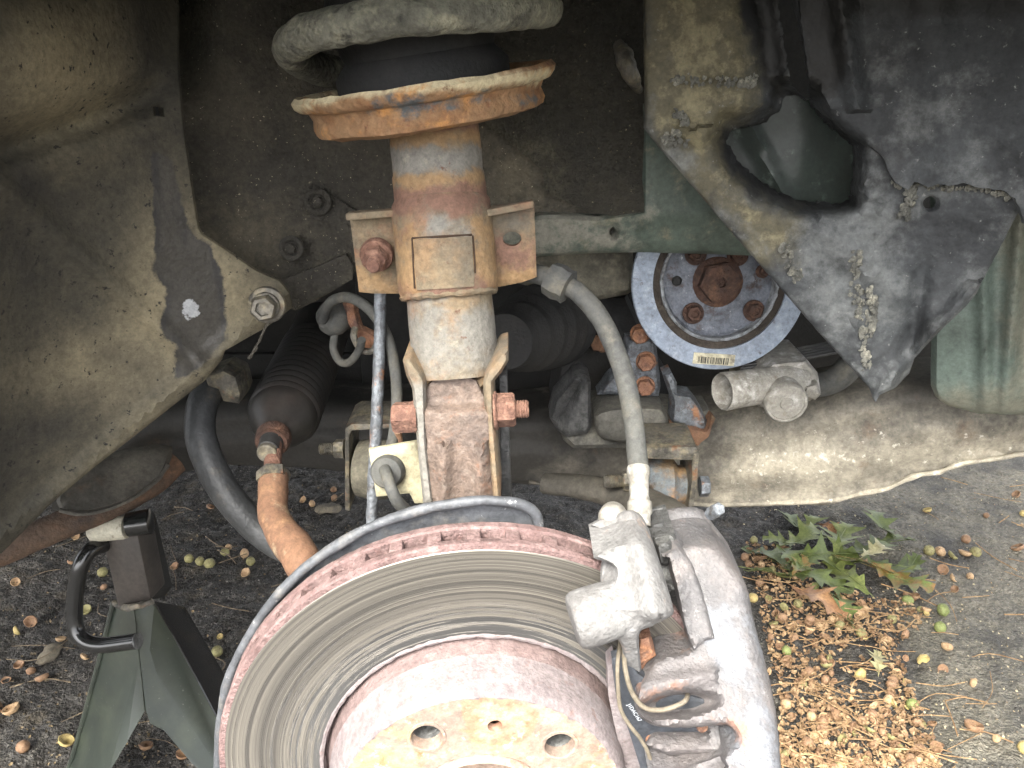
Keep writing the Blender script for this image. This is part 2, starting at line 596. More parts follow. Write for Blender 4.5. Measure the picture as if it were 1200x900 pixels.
# ------------------------------------------------------------------ the car body round the wheel arch
body = thing('car_body', 'green car body seen from inside its dirty front wheel arch', 'car', (0, .64, .3))
def wing_depth(x, y):
    t = min(1, max(0, (x - 205) / 150))
    d = .615 + .035 * t - .012 * max(0, (x - 560) / 200)
    d += .05 * math.exp(-((x - 205) / 40) ** 2) * max(0, (120 - y) / 120)      # the fold towards the arch liner
    d += .000035 * max(0, 140 - y)
    return d
wing = finish('inner_wing', sheet([(120, -160), (790, -160), (790, 262), (700, 262), (640, 262), (612, 300), (520, 312), (420, 316), (396, 338), (372, 352), (346, 364), (320, 352), (250, 300), (222, 262), (190, 150)],
                              wing_depth, step=9, thick=.004, wob=(.004, 9)), M['undercoat'], body)
paint(wing, 'dust', [ell(280, 280, 60, 40), [(560, 150), (640, 170), (655, 262), (560, 262)], [(330, 345), (405, 320), (400, 345), (345, 365)]], 45)
padsh = finish('sound_deadening_pad', sheet([(330, -120), (757, -120), (757, 100), (757, 256), (690, 250), (640, 225), (636, 200), (600, 170), (560, 140), (470, 130), (330, 60)],
                                   lambda x, y: wing_depth(x, y) - .008, step=9, thick=.006, wob=(.004, 12), jag=1.2), M['pad'], body)
paint(padsh, 'dust', [[(575, 150), (625, 170), (650, 240), (560, 240)]], 30)
rail = finish('chassis_rail', sheet([(560, 262), (640, 252), (700, 254), (752, 246), (752, 120), (920, 120), (920, 302), (880, 299), (760, 296), (690, 297), (640, 300), (560, 306)],
                                lambda x, y: .628 + .010 * max(0, (y - 252) / 45), holes=[ell(718, 272, 4, 6, 10)], step=8, thick=.02, edge=(4, .004), wob=(.003, 14)), M['green'], body)
paint(rail, 'dust', [[(540, 240), (700, 245), (745, 262), (720, 310), (540, 310)]], 30)
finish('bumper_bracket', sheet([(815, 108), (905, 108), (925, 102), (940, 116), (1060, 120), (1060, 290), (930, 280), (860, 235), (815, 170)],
                           lambda x, y: .56 + .00012 * abs(x - 935) + .02 * math.exp(-((x - 880 - (y - 150) * .5) / 9) ** 2) * -.3, step=10, thick=.004, wob=(.004, 12)), M['green_shaded'], body)
def panel_depth(x, y):
    return .60 - .0002 * (x - 1095) - .007 * math.exp(-((x - 1156 - (y - 480) * .03) / 9) ** 2) - .009 * math.exp(-((x - 1176 + (y - 480) * .09) / 10) ** 2) + .012 * max(0, (y - 450) / 35) ** 2
M['apron'] = mat('apron_green_plastic', srgb(86, 98, 91), [L(srgb(98, 109, 102), 8, .4, .62, 6), L(srgb(70, 78, 72), 20, .52, .7, 8, seed=3), L(srgb(112, 108, 94), 50, .45, .8, 9, a='dust', amp=.6, amt=.7)], rough=.5, bump=((120, .12),), bdist=.001)
gp = finish('front_apron', sheet([(1094, 150), (1095, 455), (1100, 468), (1112, 476), (1145, 485), (1200, 486), (1420, 478), (1900, 470), (1900, 100), (1420, 120)], panel_depth, step=4.5, thick=.006, edge=(5, .003), wob=(.003, 10)), M['apron'], body)
paint(gp, 'dust', [[(1090, 458), (1150, 452), (1300, 455), (1300, 500), (1090, 500)], [(1165, 200), (1300, 200), (1300, 480), (1185, 480)]], 14)
# outer skin, all of it out of the picture but shading the arch as on the car
def fender():
    bm = bmesh.new()
    cx, cz = -.02, .50
    n = 40
    inner, outer = [], []
    for k in range(n + 1):
        t = math.pi * k / n
        c_, s_ = math.cos(t), math.sin(t)
        inner.append(Vector((cx + .43 * math.copysign(abs(c_) ** .6, c_), .29, cz + .345 * abs(s_) ** .6)))
        ox = cx + (1.3 if math.cos(t) < 0 else .8) * math.cos(t) / max(abs(math.cos(t)), abs(math.sin(t)))
        oz = cz + min(.58, 1.3 * math.sin(t) / max(abs(math.cos(t)), abs(math.sin(t))))
        outer.append(Vector((ox, .32, oz)))
    rows = []
    for a, b in zip(inner, outer):
        rows.append([bm.verts.new(p) for p in (a + Vector((0, .03, 0)), a, a.lerp(b, .12) + Vector((0, -.012, 0)), a.lerp(b, .5) + Vector((0, -.01, 0)), b)])
    for A, B in zip(rows, rows[1:]):
        for k in range(4):
            bm.faces.new((A[k], A[k + 1], B[k + 1], B[k]))
    r = bmesh.ops.solidify(bm, geom=bm.faces[:], thickness=.002)
    return bm
finish('fender', fender(), M['body_paint'], body)
finish('bonnet', box((-.2, 1.05, 1.1), 2.4, 1.5, .03, bevel=.01), M['body_paint'], body)
finish('arch_roof', box((-.02, .49, .93), .9, .36, .006), M['undercoat'], body)
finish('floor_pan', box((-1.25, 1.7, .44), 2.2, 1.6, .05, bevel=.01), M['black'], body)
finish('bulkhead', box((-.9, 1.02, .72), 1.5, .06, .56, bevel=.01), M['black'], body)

# fixings in the inner wing
def clip(px, py, Y, r):
    s = S(px, py, Y)
    p = U(px, py, Y)
    bm = lathe([(0, r * s * 1.25), (.003, r * s * 1.2), (.004, r * s * .8), (.0015, r * s * .6), (.0015, 0)], p, (0, -1, .25), 20)
    hexnut(p + Vector((0, -.001, 0)), (0, -1, .25), r * s * .55, .005, bm)
    return finish('wing_screw', bm, M['undercoat'], wing)
clip(373, 237, .640, 13)
clip(342, 291, .636, 12)
cable_end = finish('cable_stub', tube([U(726, 52, .63), U(732, 68, .62), U(740, 88, .615), U(748, 104, .63)], [.004, .007, .006, .003], 12, smooth=5), M['dirty_steel'], body, bump=(.0015, 200))
finish('lap_plate', sheet([(330, 328), (362, 316), (405, 298), (414, 312), (412, 328), (395, 338), (346, 362), (336, 346)], lambda x, y: wing_depth(x, y) - .006, step=6, thick=.004, wob=(.002, 20), jag=.6), M['undercoat'], body)
finish('gusset_plate', sheet([(358, 222), (378, 222), (412, 244), (440, 262), (440, 300), (414, 300), (388, 262), (364, 256)], lambda x, y: wing_depth(x, y) - .005, step=6, thick=.003), M['undercoat'], body)

# ------------------------------------------------------------------ left arch liner
def liner_depth(x, y):
    d = .36 + .225 * (1 - math.exp(-max(0, x + 120) / 260)) / (1 - math.exp(-460 / 260))
    d -= .028 * math.exp(-(((x - 50) / 90) ** 2 + ((y - 60) / 95) ** 2))        # the pressed bulge at the top
    d += .02 * math.exp(-(((y - 175 + .35 * x) / 22) ** 2)) * (1 if x < 150 else math.exp(-((x - 150) / 40) ** 2))
    d -= .006 * math.exp(-((y - 215 - .9 * x) / 16) ** 2) * (x < 260)
    lip = (y - (420 + (258 - x) * .86))                                           # rolled edge at the bottom
    d -= .008 * math.exp(-((lip + 8) / 14) ** 2)
    d += .04 * math.exp(-((x - 205) / 35) ** 2) * max(0, (110 - y) / 110)
    return d
lin_out = [(-420, -170), (207, -170), (206, 60), (207, 85), (213, 150), (222, 210), (231, 268), (236, 276), (262, 292), (300, 318), (326, 330), (338, 345), (341, 362),
           (312, 384), (262, 412), (258, 424), (240, 446), (110, 548), (60, 590), (0, 650), (-60, 700), (-420, 900)]
liner = finish('wheel_arch_liner', sheet(lin_out, liner_depth, holes=[[(178, 125), (190, 126), (192, 137), (179, 136)]], step=7, thick=.004, wob=(.0035, 8)), M['liner'])
tag(liner, 'dusty black wheel arch liner with dark scraped streak and chalk mark', 'wheel arch liner')
paint(liner, 'dust', [ell(70, 90, 70, 75), [(120, 380), (190, 250), (250, 262), (330, 330), (325, 372), (268, 405), (200, 450), (100, 400)], [(20, 440), (90, 395), (200, 450), (130, 470)], [(232, 270), (330, 330), (330, 360), (280, 350)],
                      [(90, 545), (250, 415), (262, 425), (110, 560)]], 34)
paint(liner, 'scrape', [[(182, 250), (212, 248), (228, 280), (248, 285), (258, 315), (266, 345), (266, 400), (238, 428), (204, 450), (208, 400), (190, 396), (188, 380), (192, 335), (176, 315)], [(178, 180), (204, 185), (214, 255), (180, 260)]], 7)
paint(liner, 'chalk', [ell(223, 362, 9.5, 11.5)], 5)
# nut with washer that holds the liner
p = U(313, 357, .555)
ln = thing('liner_nut', 'dirty flanged nut at the pointed corner of the arch liner', 'nut', p)
s = S(313, 357, .555)
AX = Vector((.1, -1, .1))
finish('washer', lathe([(0, 22 * s), (.003, 21 * s), (.0045, 15 * s), (.0045, 0)], p, AX, 30), M['dirty_steel'], ln)
finish('nut', hexnut(p + AX.normalized() * .004, AX, 15 * s, .010, flange=(16.5 * s, .003), recess=9 * s), M['dirty_steel'], ln)
finish('stud', lathe([(0, 6 * s), (.012, 6 * s), (.0135, 4 * s), (.0135, 0)], p, AX, 16), M['dirty_steel'], ln)
st = finish('dirty_string', tube([U(318, 374, .552), U(309, 388, .55), U(301, 405, .553), U(292, 420, .555)], [.0007, .0010, .0010, .0014], 7), M['undercoat'], bump=(.0008, 400))
tag(st, 'thin frayed string hanging below the liner nut', 'string')

# ------------------------------------------------------------------ right splash shield
HOLE_PX = [(852, 165), (860, 152), (888, 146), (916, 134), (921, 112), (935, 112), (950, 120), (962, 138), (985, 160), (1001, 172), (1001, 190), (997, 235), (985, 240), (940, 236), (912, 226), (884, 206), (866, 190)]
def shield_depth(x, y):
    d = .545 - .00012 * (x - 755) - .0000004 * max(0, x - 1000) ** 2
    d += .016 * math.exp(-((x - 895 - y * .12) / 26) ** 2) * (y < 150) * 1.0
    d -= .006 * math.exp(-((x - 820 - (y - 150) * 1.2) / 30) ** 2) * (y > 150)
    # the dished rim of the torn opening
    if 820 < x < 1030 and 90 < y < 275:
        e = -sdist([(x, y)], HOLE_PX)[0]
        d += .024 * math.exp(-(max(0, e + 3 * nz((x, y, 0), .05)) / (15 if x < 960 else 9)) ** 2)
    # crusted band of dried mud
    bx = 1012 + 10 * math.sin(y * .03)
    mk = math.exp(-((x - bx) / (26 - .05 * (y - 250))) ** 2) * (1 if y > 200 else 0) if y < 440 else 0
    mk = max(mk, math.exp(-((x - 927) / 9) ** 2) * (275 < y < 335), .8 * math.exp(-(((x - 835) / 50) ** 2 + ((y - 75) / 55) ** 2)))
    if mk > .05:
        d -= .0035 * mk * max(0, .25 + nz(Vector((x, y, 0)), .09, 4))
    # the fold that runs down to the point
    d += .010 * math.exp(-((x - 1075 + (y - 350) * .12) / 12) ** 2) * (y > 290) * min(1, max(0, (y - 290) / 60))
    d -= .007 * math.exp(-((x - (1027 + (465 - y) * .9)) / 14) ** 2) * (y > 330)
    return d
sh_out = [(752, -150), (756, 80), (755, 150), (772, 172), (800, 204), (880, 298), (960, 390), (1020, 456), (1025, 470), (1030, 462), (1048, 454), (1066, 438), (1072, 420), (1090, 402), (1118, 374), (1146, 344), (1164, 310), (1200, 240), (1300, 60), (1420, -150)]
hole = HOLE_PX
slit = [(908, -40), (925, -40), (936, 20), (945, 70), (950, 112), (947, 119), (936, 108), (926, 100), (920, 60), (914, 20)]
def shd(x, y):
    return shield_depth(x, y)
shield = thing('splash_shield', 'torn black plastic splash shield caked with dried dirt', 'splash shield', U(1000, 460, .5))
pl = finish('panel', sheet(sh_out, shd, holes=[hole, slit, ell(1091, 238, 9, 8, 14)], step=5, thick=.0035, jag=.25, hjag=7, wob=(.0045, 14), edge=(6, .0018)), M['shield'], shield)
paint(pl, 'dust', [[(750, -20), (880, -20), (888, 60), (895, 130), (850, 155), (850, 190), (890, 240), (930, 270), (930, 300), (880, 298), (755, 150)]], 26)
paint(pl, 'crust', [[(1010, 180), (1040, 180), (1045, 260), (1010, 440), (1000, 400), (1000, 250)], [(1040, 210), (1190, 220), (1190, 240), (1040, 226)], [(1028, 460), (1090, 395), (1200, 240), (1205, 260), (1100, 400), (1040, 470)], ell(1000, 300, 70, 110), [(700, 140), (762, 140), (890, 295), (1030, 470), (1010, 470), (870, 305)]], 22)
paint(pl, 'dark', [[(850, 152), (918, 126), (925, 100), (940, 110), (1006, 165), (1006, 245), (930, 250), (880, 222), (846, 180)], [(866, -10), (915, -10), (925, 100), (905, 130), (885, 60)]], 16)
ov = [(930, -60), (1420, -60), (1420, 120), (1200, 262), (1188, 232), (1172, 222), (1148, 220), (1126, 213), (1110, 217), (1096, 215), (1086, 219), (1070, 212), (1062, 222), (1048, 214), (1044, 208), (1036, 186), (1022, 172), (1008, 166), (990, 154), (972, 138), (956, 126), (948, 90), (940, 40)]
def ov_depth(x, y):
    d = shield_depth(x, y) - .007
    d -= .008 * math.exp(-((x - 985 - y * .17) / 13) ** 2) * (y < 130)
    d -= .005 * math.exp(-((x - 1090 - y * .1) / 30) ** 2)
    return d
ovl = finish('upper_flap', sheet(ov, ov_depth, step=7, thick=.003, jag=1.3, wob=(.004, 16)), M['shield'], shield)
paint(ovl, 'crust', [[(1040, 205), (1200, 215), (1200, 250), (1040, 235)], [(1040, 60), (1060, 60), (1090, 210), (1060, 212)], [(1110, 90), (1140, 90), (1160, 220), (1130, 215)]], 30)
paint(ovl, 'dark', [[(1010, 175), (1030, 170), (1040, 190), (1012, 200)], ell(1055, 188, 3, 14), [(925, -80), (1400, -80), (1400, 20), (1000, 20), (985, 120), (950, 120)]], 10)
# lumps of dried mud sitting on the shield
def crust_ridge(pts, w, n, k):
    bm = bmesh.new()
    rng = random.Random(k)
    P = catmull([U(x, y, shd(x, y) - .002) for x, y in pts], 10)
    for i in range(n):
        c = P[int(rng.random() * (len(P) - 1))] + Vector((rng.uniform(-1, 1) * w, rng.uniform(-.001, .0005), rng.uniform(-1, 1) * w * .8))
        r = rng.uniform(.0005, .0017)
        q = bmesh.ops.create_icosphere(bm, subdivisions=2, radius=r, matrix=Matrix.Translation(c) @ Matrix.Diagonal((rng.uniform(.7, 1.6), .4, rng.uniform(.7, 2.0), 1)))
    o = finish('dried_mud', bm, M['crust'], shield, bump=(.0009, 300))
    o['kind'] = 'stuff'
    return o
crust_ridge([(1003, 300), (1002, 340), (1010, 370), (1012, 410), (1015, 432)], .0035, 110, 1)
crust_ridge([(1062, 214), (1068, 228), (1062, 246), (1058, 252)], .003, 60, 2)
crust_ridge([(1048, 216), (1100, 219), (1150, 222), (1186, 232)], .0015, 70, 3)
crust_ridge([(918, 285), (924, 305), (935, 325), (926, 312)], .0025, 60, 4)
crust_ridge([(790, 95), (850, 95), (880, 98), (884, 90)], .0025, 90, 5)
crust_ridge([(795, 130), (800, 150), (780, 165), (805, 168)], .003, 60, 6)
crust_ridge([(1018, 338), (1024, 360), (1022, 380), (1016, 400)], .0025, 60, 7)
# ------------------------------------------------------------------ materials of the suspension
M['rust_tube'] = mat('rusty_tube', srgb(104, 93, 75), [
    L(srgb(86, 80, 70), 26, .45, .6, 8), L(srgb(124, 99, 71), 18, .48, .64, 9, seed=2), L(srgb(116, 86, 66), 40, .54, .68, 9, seed=5),
    L(srgb(106, 103, 97), 55, .42, .6, 8, a='grey', amp=.5), L(srgb(132, 127, 112), 130, 1.05, 1.25, 4, a='grey', amp=1.2, seed=9, amt=.6),
    L(srgb(104, 78, 65), 60, .44, .58, 8, a='rust', amp=.6), L(srgb(134, 106, 72), 80, .44, .6, 8, a='yellow', amp=.6, amt=.7),
    L(srgb(84, 60, 46), 150, .64, .72, 4, seed=7)], rough=.85, bump=((350, .5), (120, .4)), bdist=.0015)
M['rust'] = mat('rust_brown', srgb(118, 84, 66), [L(srgb(146, 102, 72), 50, .45, .6), L(srgb(84, 62, 54), 90, .52, .64, seed=2), L(srgb(160, 128, 104), 140, .58, .7, seed=4)], rough=.9, bump=((500, .9),), bdist=.0015)
M['rust_red'] = mat('rust_red', srgb(102, 73, 60), [L(srgb(82, 57, 48), 60, .45, .6), L(srgb(124, 94, 79), 160, .52, .68, seed=4)], rough=.9, bump=((500, .9),), bdist=.0014)
M['rust_cast'] = mat('rusted_casting', srgb(98, 84, 75), [L(srgb(82, 71, 65), 40, .45, .6), L(srgb(112, 80, 62), 70, .58, .7, seed=2), L(srgb(124, 114, 106), 150, .58, .72, seed=6, amt=.7), L(srgb(72, 60, 55), 110, .6, .7, seed=3)], rough=.7, metal=.1, bump=((260, .7), (600, .4)), bdist=.0014)
M['rust_orange'] = mat('rust_orange', srgb(104, 76, 57), [L(srgb(88, 63, 48), 30, .45, .62), L(srgb(124, 94, 68), 60, .52, .68, seed=3), L(srgb(140, 128, 104), 45, .58, .72, seed=5)], rough=.85, bump=((400, .4),), bdist=.001)
M['spring'] = mat('spring_sleeve', srgb(104, 103, 92), [L(srgb(76, 75, 68), 30, .45, .6), L(srgb(140, 137, 118), 60, .5, .68, seed=2), L(srgb(48, 47, 43), 70, .6, .7, seed=5)], rough=.9, bump=((260, .9), (80, .6)), bdist=.003)
M['perch'] = mat('spring_perch', srgb(124, 96, 68), [L(srgb(112, 78, 50), 30, .46, .6), L(srgb(168, 156, 126), 24, .46, .66, a='pale', amp=.8), L(srgb(72, 76, 78), 40, .47, .6, a='blue', amp=.8), L(srgb(158, 112, 62), 60, .56, .68, seed=4), L(srgb(92, 58, 40), 120, .6, .7, seed=6)], rough=.85, bump=((250, .9),), bdist=.002)
M['rubber'] = mat('black_rubber', (.022, .022, .022, 1), [L((.05, .048, .045, 1), 30, .5, .7)], rough=.6, bump=((300, .3),), bdist=.0008)
M['grey_rubber'] = mat('dusty_grey_rubber', srgb(70, 70, 67), [L(srgb(56, 57, 57), 40, .45, .6), L(srgb(90, 86, 76), 60, .52, .7, seed=3)], rough=.8, bump=((400, .3),), bdist=.0006)
M['galv'] = mat('patchy_zinc', srgb(84, 87, 91), [L(srgb(112, 117, 123), 90, .45, .58), L(srgb(76, 74, 74), 160, .55, .64, seed=2), L(srgb(130, 92, 66), 60, .6, .68, seed=4)], rough=.55, metal=.3, bump=((400, .6),))
M['alu'] = mat('cast_aluminium_dusty', srgb(132, 129, 122), [L(srgb(112, 108, 100), 40, .45, .62), L(srgb(176, 174, 170), 90, .52, .7, seed=2), L(srgb(110, 100, 88), 60, .6, .72, seed=5)], rough=.65, metal=.25, bump=((500, .6),), bdist=.001)
M['caliper'] = mat('caliper_casting', srgb(86, 84, 85), [L(srgb(74, 73, 75), 26, .42, .6), L(srgb(104, 99, 98), 40, .5, .66, seed=2), L(srgb(98, 100, 105), 34, .5, .66, a='blue', amp=.8), L(srgb(102, 93, 90), 30, .45, .65, a='pink', amp=.8, amt=.25),
    L(srgb(122, 90, 74), 60, .5, .7, a='rust', amp=.9, amt=.7), L(srgb(138, 136, 135), 260, .64, .72, 3, seed=6, amt=.6), L(srgb(92, 84, 80), 120, .64, .72, seed=8)], rough=.66, metal=.1, bump=((420, .8), (90, .4)), bdist=.0012, grain=(200, .18))
M['caliper_lt'] = mat('caliper_guide_casting', srgb(106, 105, 104), [L(srgb(92, 90, 89), 40, .45, .62), L(srgb(120, 119, 119), 90, .5, .7, seed=2), L(srgb(150, 128, 112), 60, .63, .72, seed=5)], rough=.8, metal=.0, bump=((420, .8),), bdist=.0012)
M['pad_back'] = mat('pad_backing_paint', srgb(54, 57, 63), [L(srgb(42, 45, 50), 40, .45, .6), L(srgb(76, 78, 83), 70, .54, .7, seed=2, st=(1, 1, .3))], rough=.6, bump=((300, .3),))
M['dark_steel'] = mat('dark_steel', srgb(74, 74, 74), [L(srgb(104, 104, 102), 60, .48, .66), L(srgb(46, 46, 46), 40, .52, .66, seed=3)], rough=.55, metal=.3, bump=((400, .5),))
M['tan_wire'] = mat('tan_wire', srgb(100, 92, 79), [L(srgb(80, 73, 62), 90, .5, .66)], rough=.7, bump=None)
M['beige'] = mat('beige_paint', srgb(150, 144, 118), [L(srgb(126, 120, 98), 40, .48, .64), L(srgb(96, 90, 74), 50, .6, .72, seed=3)], rough=.7, bump=((300, .3),))
M['hat'] = mat('disc_hat_iron', srgb(112, 103, 103), [L(srgb(104, 95, 96), 30, .45, .62), L(srgb(124, 117, 118), 50, .5, .66, seed=2), L(srgb(112, 92, 88), 140, .6, .7, seed=4)], rough=.8, metal=.1, bump=((500, .6),), bdist=.001)
M['hat_root'] = mat('disc_hat_root_rust_shade', srgb(104, 88, 86), [L(srgb(88, 74, 72), 30, .45, .62), L(srgb(122, 108, 106), 60, .52, .68, seed=2)], rough=.85, bump=((500, .8),), bdist=.001)  # darker rust with the crevice shade beside the ridge mixed into its colour
M['hatface'] = mat('hub_face_rust', srgb(128, 110, 98), [L(srgb(110, 98, 90), 50, .45, .6), L(srgb(148, 130, 115), 40, .5, .66, seed=2),
    L(srgb(142, 104, 84), 50, .46, .54, a='red', amp=.3), L(srgb(160, 132, 112), 70, .9, 1.2, a='red', amp=1.0, seed=3), L(srgb(164, 140, 96), 60, .45, .65, a='yel', amp=.6, amt=.7), L(srgb(150, 96, 66), 90, .58, .7, seed=8), L(srgb(196, 182, 150), 130, .6, .7, seed=9)], rough=.85, bump=((400, .5),), bdist=.0008)
M['rim_rust'] = mat('disc_rim_rust', srgb(104, 84, 82), [L(srgb(88, 69, 67), 40, .45, .6), L(srgb(122, 103, 100), 110, .52, .68, seed=2), L(srgb(98, 72, 68), 200, .6, .7, seed=4)], rough=.9, bump=((500, .9),), bdist=.0014)
M['shield_steel'] = mat('dust_shield_steel', srgb(84, 86, 90), [L(srgb(66, 68, 72), 30, .45, .62), L(srgb(104, 102, 99), 60, .56, .7, seed=3), L(srgb(150, 150, 150), 200, .68, .74, 3, seed=5)], rough=.6, metal=.2, bump=((300, .3),))

# ------------------------------------------------------------------ strut
TOP, BOT = U(506, 120, .505), U(541, 505, .452)
AXS = (TOP - BOT).normalized()                       # up along the strut
def along(py):                                       # point of the strut axis seen at that height
    best, bt = None, 0
    for k in range(401):
        t = -.4 + 1.8 * k / 400
        q = BOT.lerp(TOP, t)
        y = proj_np(np.array([tuple(q)]))[0][1]
        if best is None or abs(y - py) < best:
            best, bt = abs(y - py), t
    return BOT.lerp(TOP, bt)
strut = thing('strut', 'rusty suspension strut with two lugs standing in the arch', 'strut', BOT)
def hh(py):
    return (along(py) - BOT).dot(AXS)
def ring_prof(keys, n=60):
    out = []
    for (a, ra), (b, rb) in zip(keys, keys[1:]):
        k = max(1, int(abs(b - a) / .0025))
        out += [(a + (b - a) * i / k, ra + (rb - ra) * i / k) for i in range(k)]
    out.append(keys[-1])
    return out
dt = finish('damper_tube', lathe(ring_prof([(hh(440), .0), (hh(440), .0262), (hh(338), .0255), (hh(325), .0255)]), BOT, AXS, 56), M['rust_tube'], strut, bump=(.0004, 90))
paint(dt, 'grey', [[(400, 360), (700, 360), (700, 430), (400, 430)]], 40)
ut = finish('upper_tube', lathe(ring_prof([(hh(250), .0272), (hh(206), .0272), (hh(203), .0266), (hh(120), .0262), (hh(118), 0)]), BOT, AXS, 56), M['rust_tube'], strut, bump=(.0005, 110))
paint(ut, 'grey', [[(440, 172), (600, 168), (600, 200), (440, 206)]], 9)
paint(ut, 'yellow', [[(440, 206), (600, 200), (600, 214), (440, 220)], [(440, 158), (600, 150), (600, 166), (440, 172)]], 7)
paint(ut, 'rust', [[(440, 218), (600, 212), (600, 250), (440, 250)], [(440, 140), (600, 135), (600, 150), (440, 158)]], 8)
# bracket collar: a wrapped plate with a pressed window, welded below, lugs on both sides
col_o = finish('collar', lathe(ring_prof([(hh(347), .0262), (hh(344), .0288), (hh(338), .0296), (hh(330), .0298), (hh(250), .0297), (hh(238), .0290), (hh(232), .0274)]), BOT, AXS, 72), M['rust_tube'], strut, bump=(.0005, 110))
paint(col_o, 'yellow', [[(460, 270), (486, 270), (490, 345), (468, 345)], [(555, 260), (590, 260), (590, 340), (558, 340)]], 16)
paint(col_o, 'rust', [[(440, 226), (600, 222), (600, 244), (440, 250)], [(440, 330), (600, 330), (600, 350), (440, 350)]], 12)
paint(col_o, 'grey', [[(500, 255), (545, 255), (545, 275), (500, 275)], ell(522, 310, 18, 18)], 14)
# the pressed rectangle in the collar: a slightly proud plate with grooves at three sides
def on_collar(px, py, off):
    d = ray(px, py)
    # nearest hit with the cylinder round the strut axis
    o = CAM - BOT
    dp = d - AXS * d.dot(AXS); op = o - AXS * o.dot(AXS)
    a, b, c = dp.dot(dp), 2 * dp.dot(op), op.dot(op) - (.0297 + off) ** 2
    t = (-b - math.sqrt(max(0, b * b - 4 * a * c))) / (2 * a)
    return CAM + d * t
pw = sheet([(485, 281), (553, 277), (556, 336), (488, 340)], 0, step=6, thick=.0005, to3d=lambda x, y, Y: on_collar(x, y, .0009))
finish('pressed_window', pw, M['rust_tube'], strut, bump=(.0003, 110))
bm = tube([on_collar(486, 338, .0002), on_collar(484, 300, .0002), on_collar(483, 279, .0002)], .0006, 6)
tube([on_collar(483, 279, .0002), on_collar(518, 277, .0002), on_collar(553, 275, .0002)], .0007, 6, bm)
tube([on_collar(554, 276, .0002), on_collar(556, 300, .0002), on_collar(557, 320, .0002)], .0005, 6, bm)
finish('groove', bm, mat('groove_dirt', srgb(52, 38, 28), rough=.95, bump=None), strut)
wb = bmesh.new()
x, y, a = frame(AXS)
tube([BOT + AXS * (hh(345) + .0004 * math.sin(k * 2.1)) + (x * math.cos(2 * math.pi * k / 36) + y * math.sin(2 * math.pi * k / 36)) * .0272 for k in range(37)], .0022, 8, wb, smooth=3)
finish('weld_bead', wb, M['rust_tube'], strut, bump=(.0009, 260))
# lugs
def lug(out, Y, lip, hole=None):
    bm = sheet(out, lambda x, y: Y, holes=[hole] if hole else [], step=6, thick=.004, edge=(3, .0012), wob=(.0012, 30))
    a, b = lip
    p0, p1 = U(a[0], a[1], Y), U(b[0], b[1], Y)
    q0, q1 = p0 + Vector((0, -.012, .0005)), p1 + Vector((0, -.010, .0005))
    prism([p0, p1, q1, q0], (0, 0, -.0042), bm, bevel=.0012)
    return bm
ll = finish('lug', lug([(409, 249), (470, 247), (476, 340), (470, 344), (440, 344), (421, 342)], .487, ((409, 247), (470, 243))), M['rust_tube'], strut)
paint(ll, 'yellow', [[(405, 300), (440, 320), (470, 330), (470, 346), (415, 346)]], 14)
rl = finish('lug', lug([(570, 243), (626, 236), (629, 325), (612, 331), (575, 338), (566, 330)], .487, ((570, 243), (625, 233)), ell(600, 280, 11, 8.5, 16)), M['rust_tube'], strut)
paint(rl, 'rust', [ell(600, 300, 24, 22)], 14)
paint(rl, 'yellow', [[(575, 315), (630, 312), (630, 340), (570, 342)]], 9)
px = U(442, 297, .483)
s = S(442, 297, .483)
finish('lug_nut', hexnut(px, (.03, -1, -.12), 15 * s, .010, flange=(20 * s, .0055), stub=(8.5 * s, .011)), M['rust_red'], strut, bump=(.0004, 400))
# spring perch: a tilted dish with a rolled rim
pc = U(499, 106, .505)
pax = Vector((-.14, -.02, 1)).normalized()
rp = 152 * S(499, 103, .505)
prof = [(-.018, .027), (-.019, .030), (-.0185, .045), (-.0175, rp * .80), (-.0155, rp * .89), (-.012, rp * .905), (-.007, rp * .885), (-.003, rp * .91), (-.0015, rp * .97), (.001, rp * 1.0), (.004, rp * 1.01), (.0065, rp * .985), (.006, rp * .95), (.0, rp * .9), (-.006, rp * .8), (-.008, .04), (-.006, .027)]
pr = finish('spring_perch', lathe(prof, pc, pax, 72, closed=True), M['perch'], strut, bump=(.0010, 70))
paint(pr, 'pale', [[(330, 112), (420, 92), (660, 80), (660, 98), (420, 112), (340, 130)]], 6)
paint(pr, 'blue', [[(470, 118), (625, 108), (632, 118), (480, 130)], ell(440, 124, 14, 5)], 8)
finish('bump_stop_boot', lathe([(-.004, .05), (.012, .05), (.020, .043), (.030, .046), (.034, .05), (.040, .048), (.046, .05), (.053, .047), (.1, .047)], pc, pax, 48), M['black'], strut)
# clevis: two flanges that grip the knuckle
def flange(out, Y0, Y1, xr):
    # plate standing edge-on to the photographer: outline traced as its front edge, then a depth behind it
    return sheet(out, lambda x, y: Y0 + (Y1 - Y0) * (y - 415) / 180, step=5, thick=.034, edge=(3, .0025), wob=(.0008, 60))
fl = finish('clevis_flange', flange([(472, 422), (480, 418), (492, 434), (498, 446), (500, 520), (508, 590), (496, 592), (489, 520), (483, 455), (476, 440)], .437, .420, 1), M['rust_tube'], strut)
paint(fl, 'grey', [[(480, 450), (500, 450), (512, 600), (490, 600)]], 6)
fr_ = finish('clevis_flange', flange([(586, 414), (595, 411), (596, 422), (588, 436), (578, 448), (580, 500), (587, 585), (578, 588), (571, 520), (566, 450), (570, 436)], .437, .420, -1), M['rust_tube'], strut)
ear = finish('clevis_ear', sheet([(478, 424), (500, 440), (560, 442), (588, 418), (580, 440), (560, 462), (508, 462), (486, 446)], lambda x, y: .445, step=6, thick=.02, edge=(4, .003)), M['rust_tube'], strut)
paint(ear, 'yellow', [ell(497, 442, 10, 8), ell(560, 438, 14, 6)], 8)
